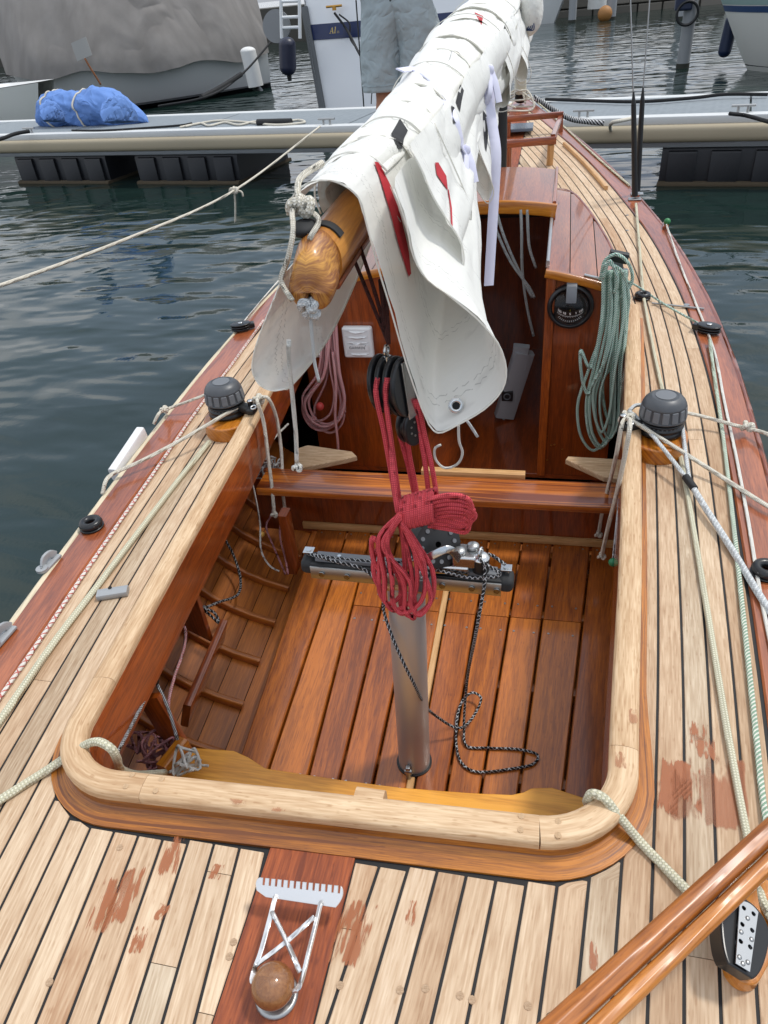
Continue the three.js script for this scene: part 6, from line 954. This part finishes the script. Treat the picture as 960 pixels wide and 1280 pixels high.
{ // white boat with navy stripe: its flat stern faces the dock
  const z = -12.6, TL = PZ(372, 20, z - 0.25), BL = PZ(391, 140, z + 0.25), x0 = PZ(380, 60, z).x, g = thing('white_sailboat', 'white sailboat with a navy stripe and stern ladder moored beyond the dock', 'boat', V(x0 + 1.4, WATER, z));
  const W = 3.0, top = 1.32, wb = W - 0.55; const T = (u, y) => V(x0 + 0.02 + (1 - (y - WATER) / (top - WATER)) * 0.28 + u * mix(wb, W, (y - WATER) / (top - WATER)), y, z + 0.22 - (y - WATER) * 0.24);
  const trans = grid([0, 0.25, 0.5, 0.75, 1].map(v => Array.from({ length: 13 }, (_, i) => { const u = i / 12; const p = T(u, mix(-0.75, top, v)); p.z += 0.22 * (1 - (2 * u - 1) ** 2) * 1; return p; }))); obj('stern', trans, plain(0xe0e2e4, 0.3), g);
  const sOff = 0.012; const band = (y0, y1, mat, name) => obj(name, grid([y0, y1].map(y => Array.from({ length: 13 }, (_, i) => { const u = i / 12; const p = T(u, y); p.z += 0.22 * (1 - (2 * u - 1) ** 2) + sOff; return p; }))), mat, g);
  const yA = PZ(420, 49, z + 0.2).y, yB = PZ(420, 29, z + 0.2).y; band(yA, yB, plain(0x16264f, 0.35), 'navy_stripe');
  const sideL = grid([0, 0.3, 0.6, 1].map(s => [V(x0 + 0.30 - 0.15 * s, -0.75, z + 0.2 - 6 * s), V(x0 + 0.14 - 0.3 * Math.sin(s * 3), 0.2, z + 0.1 - 6 * s), V(x0 + 0.02 - 0.35 * Math.sin(s * 3), top, z - 0.22 - 6 * s)])); obj('side', sideL, plain(0xd4d6d8, 0.35), g);
  const sideR = grid([0, 0.3, 0.6, 1].map(s => [V(x0 + wb + 0.3, -0.75, z + 0.2 - 6 * s), V(x0 + W, top, z - 0.22 - 6 * s)])); obj('side', sideR, plain(0xd4d6d8, 0.35), g);
  obj('deck', grid([[V(x0, top, z - 0.2), V(x0 + W, top, z - 0.2)], [V(x0 - 0.3, top + 0.1, z - 6.3), V(x0 + W, top + 0.1, z - 6.3)]], { flip: true }), M.white, g);
  obj('toe_rail', beam(T(0, top + 0.01), T(1, top + 0.01), 0.05, 0.05), plain(0xcfc8b8, 0.5), g); obj('shaded_edge_strip', beam(T(0, -0.7).add(V(-0.03, 0, 0.02)), T(0, top - 0.35).add(V(-0.03, 0, 0.02)), 0.10, 0.06, V(0, 0, 1)), plain(0x5a5d5f, 0.6), g, 'dark strip painted as the shaded edge of the stern');  // dark colour of the strip paints the shadow side at the stern corner
  const lz = z + 0.12, lx = PZ(362, 20, lz); const lad = part('ladder', g); for (const px of [351, 374]) obj('rail', cyl(PZ(px, -6, lz), PZ(px + 1, 48, lz), 0.025, 10), M.white, lad); for (const py of [2, 22, 35]) obj('rung', cyl(PZ(351, py, lz), PZ(374, py - 1, lz), 0.022, 10), M.white, lad);
  const cv = document.createElement('canvas'); cv.width = 128; cv.height = 64; const x = cv.getContext('2d'); x.fillStyle = '#16264f'; x.fillRect(0, 0, 128, 64); x.fillStyle = '#b39a55'; x.font = 'italic bold 52px serif'; x.fillText('Al', 6, 50); x.font = 'bold 20px serif'; x.fillText('21', 74, 50); const t = new THREE.CanvasTexture(cv); t.colorSpace = THREE.SRGBColorSpace; const nl = PZ(423, 43, z + 0.21), lp = new THREE.PlaneGeometry(0.22, 0.13); lp.rotateX(-0.235); lp.translate(nl.x, nl.y + 0.06, nl.z + 0.13); obj('lettering', lp, plain(0xffffff, 0.5, { map: t }), g, 'gold script lettering on the navy stripe');
  const rd = PZ(346, 33, lz - 0.2); const rg = new THREE.CylinderGeometry(0.22, 0.22, 0.05, 28); rg.rotateX(Math.PI / 2 - 0.2); rg.translate(rd.x, rd.y, rd.z); obj('round_pad', rg, plain(0x77797a, 0.5), g);
  const ck = PZ(418, 13, z + 0.1); obj('stern_cleat', [cyl(ck.clone().add(V(-0.12, 0.05, 0)), ck.clone().add(V(0.12, 0.05, 0)), 0.016), cyl(ck, ck.clone().add(V(0, 0.05, 0)), 0.03)], M.brass, g);
  rope('stern_line', 'black and yellow mooring lines hanging from the white boat', [PZ(418, 16, z + 0.25), PZ(432, 35, z + 0.3), PZ(448, 65, z + 0.7), PZ(462, 90, z + 1.2)], 0.018, ropeM.black, { extra: [ropeGeo([PZ(424, 18, z + 0.25), PZ(437, 30, z + 0.3), PZ(437, 45, z + 0.35), PZ(445, 60, z + 0.7), PZ(463, 92, z + 1.2)], 0.012)] });
  const fa = PZ(359, 56, lz + 0.3), fb = PZ(360, 84, lz + 0.3); const f = thing('boat_fender', 'navy blue fender hanging beside the stern ladder', 'fender', fb); obj('body', [cyl(fa, fb, 0.125, 20), sph(fa, 0.125, 1, 0.8, 1), sph(fb, 0.125, 1, 0.9, 1)], plain(0x191d33, 0.4), f); obj('eye', cyl(fb.clone().add(V(0, -0.1, 0)), fb.clone().add(V(0, -0.18, 0)), 0.04, 12, 0.03), M.black, f);
  const st = thing('backstay', 'thin dark stay wires rising past the white boat stern', 'stay', PZ(455, 136, -10)); obj('wire', [cyl(PZ(455, 136, -10), PZ(445, 0, -10), 0.009, 6)], M.black, st); obj('wire', [cyl(PZ(464, 130, -10), PZ(468, 60, -10), 0.007, 6)], M.black, st);
}
{ // white boat on the right
  const bow = PY(893, 84, WATER), g = thing('white_motor_boat', 'white boat with blue and teal stripes and a navy fender at its bow', 'boat', bow.clone().setY(WATER)), stern = bow.clone().add(V(4.2, 0, 4.6)), off = V(0.15, 0, -0.1); bow.add(off.clone().multiplyScalar(0.55)); stern.add(off);
  const rows = hullRows(6.5, 2.4, 1.2, { full: 0.42, rake: 0.5, sheer: 0.1, shape: s => Math.pow(Math.sin(Math.PI * Math.min(0.5, 0.05 + s * 0.9)), 0.5) });
  obj('hull', place(grid(rows), bow, stern), plain(0xdcdcd6, 0.3), g);
  const bandG = (y0, y1, k) => place(grid(rows.map(r => { const pt = (y, q) => { const half = r.slice(12); let i = 0; while (i < 11 && half[i + 1].y < y) i++; const t = clamp((y - half[i].y) / (half[i + 1].y - half[i].y)); const p = half[i].clone().lerp(half[i + 1], t); p.z = q * Math.abs(p.z) * k + q * 0.004; return p; }; return [pt(y0, 1), pt(y1, 1)]; })), bow, stern);
  const bandL = (y0, y1) => place(grid(rows.map(r => { const pt = y => { const half = r.slice(12); let i = 0; while (i < 11 && half[i + 1].y < y) i++; const t = clamp((y - half[i].y) / (half[i + 1].y - half[i].y)); const p = half[i].clone().lerp(half[i + 1], t); p.z = -Math.abs(p.z) * 1.004 - 0.006; return p; }; return [pt(y0), pt(y1)]; }), { flip: true }), bow, stern);
  obj('blue_stripe', bandL(0.88, 0.97), plain(0x2c466e, 0.4), g); obj('blue_stripe', bandG(0.88, 0.97, 1.004), plain(0x2c466e, 0.4), g); obj('teal_stripe', bandL(0.985, 1.08), plain(0x8ea8a4, 0.45), g); obj('teal_stripe', bandG(0.985, 1.08, 1.004), plain(0x8ea8a4, 0.45), g);
  obj('boot_top', bandL(-0.3, 0.09), plain(0x1d1f22, 0.6), g); obj('boot_top', bandG(-0.3, 0.09, 1.004), plain(0x1d1f22, 0.6), g);
  obj('deck', place(grid(rows.map(r => [r[0], r[6], r[12], r[18], r[24]].map((p, i) => V(r[24].x, r[24].y + [0, 0.06, 0.1, 0.06, 0][i] + 0.01, r[24].z * [-1, -0.6, 0, 0.6, 1][i])))), bow, stern), plain(0xe4e4e0, 0.35), g);
  const cb = rows.slice(8).map(r => r[24]); obj('cabin', place(bx(3.8, 1.3, 0, 3.6, 0.55, 1.5, 0.12), bow, stern), plain(0xe4e4e0, 0.3), g);
  obj('gunwale', [place(sweep(rows.map(r => r[24].clone().add(V(0, 0.01, 0))), circle(0.03, 8), { up: V(0, 1, 0), crease: 3 }), bow, stern), place(sweep(rows.map(r => r[0].clone().add(V(0, 0.01, 0))), circle(0.03, 8), { up: V(0, 1, 0), crease: 3 }), bow, stern)], plain(0xcfcfc9, 0.4), g);
  const rl = part('bow_rail', g); for (const i of [1, 6, 12]) for (const q of [0, 24]) obj('stanchion', place(cyl(rows[i][q], rows[i][q].clone().add(V(0, 0.55, 0)), 0.014, 8), bow, stern), M.steel, rl);
  const fz = bow.z + 0.1, fa = PZ(915, 26, fz), fb = PZ(906, 63, fz), f = thing('boat_fender', 'navy blue fender hanging from the bow of the white boat with stripes', 'fender', fb); obj('body', [cyl(fa, fb, 0.115, 20), sph(fa, 0.115), sph(fb, 0.115)], plain(0x1a2947, 0.4), f); obj('rope', cyl(fa, PZ(920, -2, fz), 0.012, 8), M.whiteMatte, f);
}
{ // far boats, piles and quay wall
  const g = thing('moored_boat', 'white boat hull moored far off by the stone quay', 'boat', PY(680, 28, WATER)); const b = PY(712, 27, WATER), s = PY(560, 40, WATER); obj('hull', place(grid(hullRows(9, 2.6, 1.1)), b, b.clone().add(V(-7, 0, -1.2))), plain(0xd5d6d4, 0.35), g); obj('deck', place(grid(hullRows(9, 2.6, 1.1).map(r => [r[0], r[24]].map(p => p.clone().add(V(0, 0.01, 0))))), b, b.clone().add(V(-7, 0, -1.2))), M.white, g);
  const g2 = thing('moored_boat', 'cream boat hull moored behind the tall pile', 'boat', PY(890, 20, WATER)), b2 = PY(884, 18, WATER); obj('hull', place(grid(hullRows(8, 2.4, 1.2)), b2, b2.clone().add(V(7, 0, 1.5))), plain(0xcfcdc6, 0.35), g2); obj('deck', place(grid(hullRows(8, 2.4, 1.2).map(r => [r[0], r[24]].map(p => p.clone().add(V(0, 0.01, 0))))), b2, b2.clone().add(V(7, 0, 1.5))), M.white, g2);
  const pile = (px, py, r, lab, h) => { const c = PY(px, py, WATER), q = thing('mooring_pile', lab, 'pile', c); obj('shaft', cyl(c.clone().add(V(0, -0.5, 0)), c.clone().add(V(0, h, 0)), r, 20), plain(0x8d9092, 0.6), q); obj('waterline', cyl(c.clone().add(V(0, -0.5, 0)), c.clone().add(V(0, 0.08, 0)), r + 0.006, 20), plain(0x34362f, 0.85), q); return q; };
  const p1 = pile(853, 85, 0.115, 'tall grey steel pile standing in the open water', 4); const pc = PZ(858, 8, p1.position.z + 0.1); obj('bracket', [bx(pc.x - 0.05, pc.y + 0.05, pc.z, 0.3, 0.22, 0.2, 0.04)], plain(0x1d2740, 0.5), p1); obj('hose', torus(pc.clone().add(V(0.02, -0.1, 0.1)), V(0, 0, 1), 0.18, 0.025), M.black, p1);
  pile(715, 28, 0.14, 'grey pile beside the far white boat', 3); pile(850, 24, 0.13, 'grey pile in front of the stone quay', 3); pile(763, 24, 0.18, 'dark pile against the stone quay', 1.4);
  // quay: courses of stone blocks
  const q0 = PY(690, 25, WATER), w = thing('quay_wall', 'low stone quay wall at the far side of the harbour', 'wall', q0), st = [plain(0x6c675e, 0.9), plain(0x5c5952, 0.9), plain(0x77726a, 0.9)], rr = rng(91);
  const zq = -35.5; obj('core', bx(2, WATER + 0.45, zq - 1.4, 60, 1.6, 2.4), plain(0x4a4741, 0.9), w);
  for (let r = 0; r < 4; r++) for (let x = -7 + (r % 2) * 0.5; x < 14; ) { const l = 0.9 + rr() * 0.9; obj('stone', bx(x + l / 2, WATER - 0.1 + r * 0.36 + 0.18, zq - 0.2 + rr() * 0.05, l - 0.05, 0.32, 0.3, 0.04), st[Math.floor(rr() * 3)], w); x += l; }
  const bu = PY(745, 22, WATER), f = thing('boat_fender', 'white fender hanging on the far stone quay', 'fender', bu); obj('body', [cyl(bu.clone().add(V(0, 0.3, 0.4)), bu.clone().add(V(0, 1.2, 0.4)), 0.35, 18), sph(bu.clone().add(V(0, 1.2, 0.4)), 0.35)], plain(0xd6d6d2, 0.5), f); const by = PY(748, 26, WATER); solo('mooring_buoy', sph(by.clone().add(V(0.2, 0.2, 0.2)), 0.25), plain(0x9a6a35, 0.6), 'brownish round buoy floating below the quay', 'buoy');
}
// ================================================================ person standing on the deck behind the sail
{
  const z = -4.55, hem = PZ(505, 107, z), cx = PZ(501, 60, z).x, footY = sheer(z) + 0.03;
  // joints: [a, b, ra, rb]
  const J = (x, y, zz) => V(cx + x, footY + y, z + zz);
  function body(bones, box, cell, mat, name, parent) {
    const dim = box.max.clone().sub(box.min), size = Math.max(dim.x, dim.y, dim.z), res = Math.min(120, Math.ceil(size / cell)), mc = new MarchingCubes(res, mat, false, false, 400000); mc.isolation = 0;
    const c = box.min.clone().add(box.max).multiplyScalar(0.5), h = size / 2; let k = 0;
    for (let zz = 0; zz < res; zz++) for (let y = 0; y < res; y++) for (let x = 0; x < res; x++, k++) { const p = V(c.x + ((x - res / 2) / (res / 2)) * h, c.y + ((y - res / 2) / (res / 2)) * h, c.z + ((zz - res / 2) / (res / 2)) * h); let d = 9; for (const [a, b, ra, rb, sx = 1] of bones) { const ab = b.clone().sub(a), t = clamp(p.clone().sub(a).dot(ab) / ab.lengthSq()), q = a.clone().addScaledVector(ab, t).sub(p); const dd = Math.hypot(q.x / sx, q.y, q.z) - mix(ra, rb, t), hh = clamp(0.5 + 0.5 * (d - dd) / 0.035); d = mix(d, dd, hh) - 0.035 * hh * (1 - hh); } mc.field[k] = -d; }
    mc.update(); const n = mc.count, pos = mc.positionArray.slice(0, n * 3), nor = mc.normalArray.slice(0, n * 3); for (let i = 0; i < n; i++) { pos[i * 3] = pos[i * 3] * h + c.x; pos[i * 3 + 1] = pos[i * 3 + 1] * h + c.y; pos[i * 3 + 2] = pos[i * 3 + 2] * h + c.z; }
    const g = new THREE.BufferGeometry(); g.setAttribute('position', new THREE.Float32BufferAttribute(pos, 3)); g.setAttribute('normal', new THREE.Float32BufferAttribute(nor, 3)); g.setAttribute('uv', new THREE.Float32BufferAttribute(new Float32Array(n * 2), 2)); return obj(name, planarUV(g, 'xy'), mat, parent);
  }
  const g = thing('person', 'person in grey green shorts standing behind the folded sail', 'person', J(0, 0, 0));
  const skin = plain(0xb07a5c, 0.6), hipL = J(-0.09, 0.9, 0), hipR = J(0.09, 0.9, 0), kn = s => J(s * 0.095, 0.50, 0.02), an = s => J(s * 0.1, 0.09, -0.02);
  const bones = []; for (const s of [-1, 1]) { bones.push([s < 0 ? hipL : hipR, kn(s), 0.072, 0.056], [kn(s), an(s), 0.055, 0.038], [an(s), J(s * 0.11, 0.035, 0.16), 0.04, 0.032], [J(s * 0.2, 1.42, 0), J(s * 0.27, 1.12, 0.02), 0.05, 0.04], [J(s * 0.27, 1.12, 0.02), J(s * 0.14, 1.30, 0.24), 0.04, 0.03], [J(s * 0.14, 1.30, 0.24), J(s * 0.08, 1.38, 0.28), 0.03, 0.025]); }
  bones.push([J(0, 0.98, 0), J(0, 1.2, 0), 0.09, 0.11, 1.2], [J(0, 1.2, 0), J(0, 1.4, 0), 0.12, 0.12, 1.35], [J(0, 1.42, 0), J(0, 1.56, 0.01), 0.055, 0.05], [J(0, 1.62, 0.02), J(0, 1.72, 0), 0.085, 0.09]);
  body(bones, { min: J(-0.45, -0.03, -0.3), max: J(0.45, 1.85, 0.4) }, 0.016, skin, 'body', g);
  const cl = (() => { const b = tex(256, 256, (u, v) => { const w = fbm(u * 4, v * 4, 4, 4, 3, 601), x = 1 - Math.abs(2 * fbm(u * 6 + w * 2, v * 5, 6, 5, 3, 603) - 1); return [x, x, x]; }, false); b.repeat.set(2.5, 2.5); return plain(0xa3b0b4, 0.85, { bumpMap: b, bumpScale: 0.010 }); })();
  // shorts: two open legs with a turned hem, joined at the seat
  const legRows = s => { const rows = []; for (let i = 0; i <= 26; i++) { const t = i / 26, y = mix(1.06, 0.60, t), rx = mix(0.16, 0.118, sst(0, 0.55, t)) + 0.006 * sst(0.7, 1, t), rz = mix(0.14, 0.122, t), cx0 = s * mix(0.03, 0.106, sst(0, 0.55, t)), r = []; for (let j = 0; j <= 40; j++) { const a = j / 40 * Math.PI * 2, n = fbm(Math.cos(a) * 2 + 5 + s * 3, Math.sin(a) * 2 + t * 5 + 5, 64, 64, 4, 611) - 0.5, n2 = Math.abs(fbm(Math.cos(a) * 3 + 8, t * 2.2 + Math.sin(a) * 3 + 8 + s, 64, 64, 3, 613) - 0.5); const k = 1 + 0.22 * n - 0.22 * n2; r.push(J(cx0 + rx * k * Math.cos(a), y + (i === 26 ? 0.004 : 0), rz * k * Math.sin(a) + 0.01)); } rows.push(r); } const last = rows[26]; rows.push(last.map(p => { const c = J(s * 0.106, 0.60, 0.01); return V(mix(p.x, c.x, 0.08), p.y, mix(p.z, c.z, 0.08)); })); rows.push(last.map(p => { const c = J(s * 0.106, 0.60, 0.01); return V(mix(p.x, c.x, 0.1), p.y + 0.12, mix(p.z, c.z, 0.1)); })); return rows; };
  const sm = obj('shorts', [grid(legRows(-1)), grid(legRows(1))], cl, g);
  for (const s of [-1, 1]) obj('hem', sweep(legRows(s)[24].slice(0, 40), roundRect(0.006, 0.003, 0.001, 1), { loop: true, crease: 2, up: V(0, 1, 0) }), cl, sm);
  body([[J(0, 1.06, 0), J(0, 1.2, 0), 0.15, 0.14, 1.2], [J(0, 1.2, 0), J(0, 1.41, 0), 0.14, 0.125, 1.4], [J(-0.19, 1.42, 0), J(-0.25, 1.22, 0.01), 0.07, 0.065], [J(0.19, 1.42, 0), J(0.25, 1.22, 0.01), 0.07, 0.065]], { min: J(-0.4, 0.9, -0.3), max: J(0.4, 1.55, 0.3) }, 0.014, plain(0x30363c, 0.85), 'shirt', g);
  obj('hair', sph(J(0, 1.73, -0.01), 0.105, 1, 0.95, 1.05, 20), plain(0x2a221c, 0.9), g);
}
renderer.render(scene, camera);
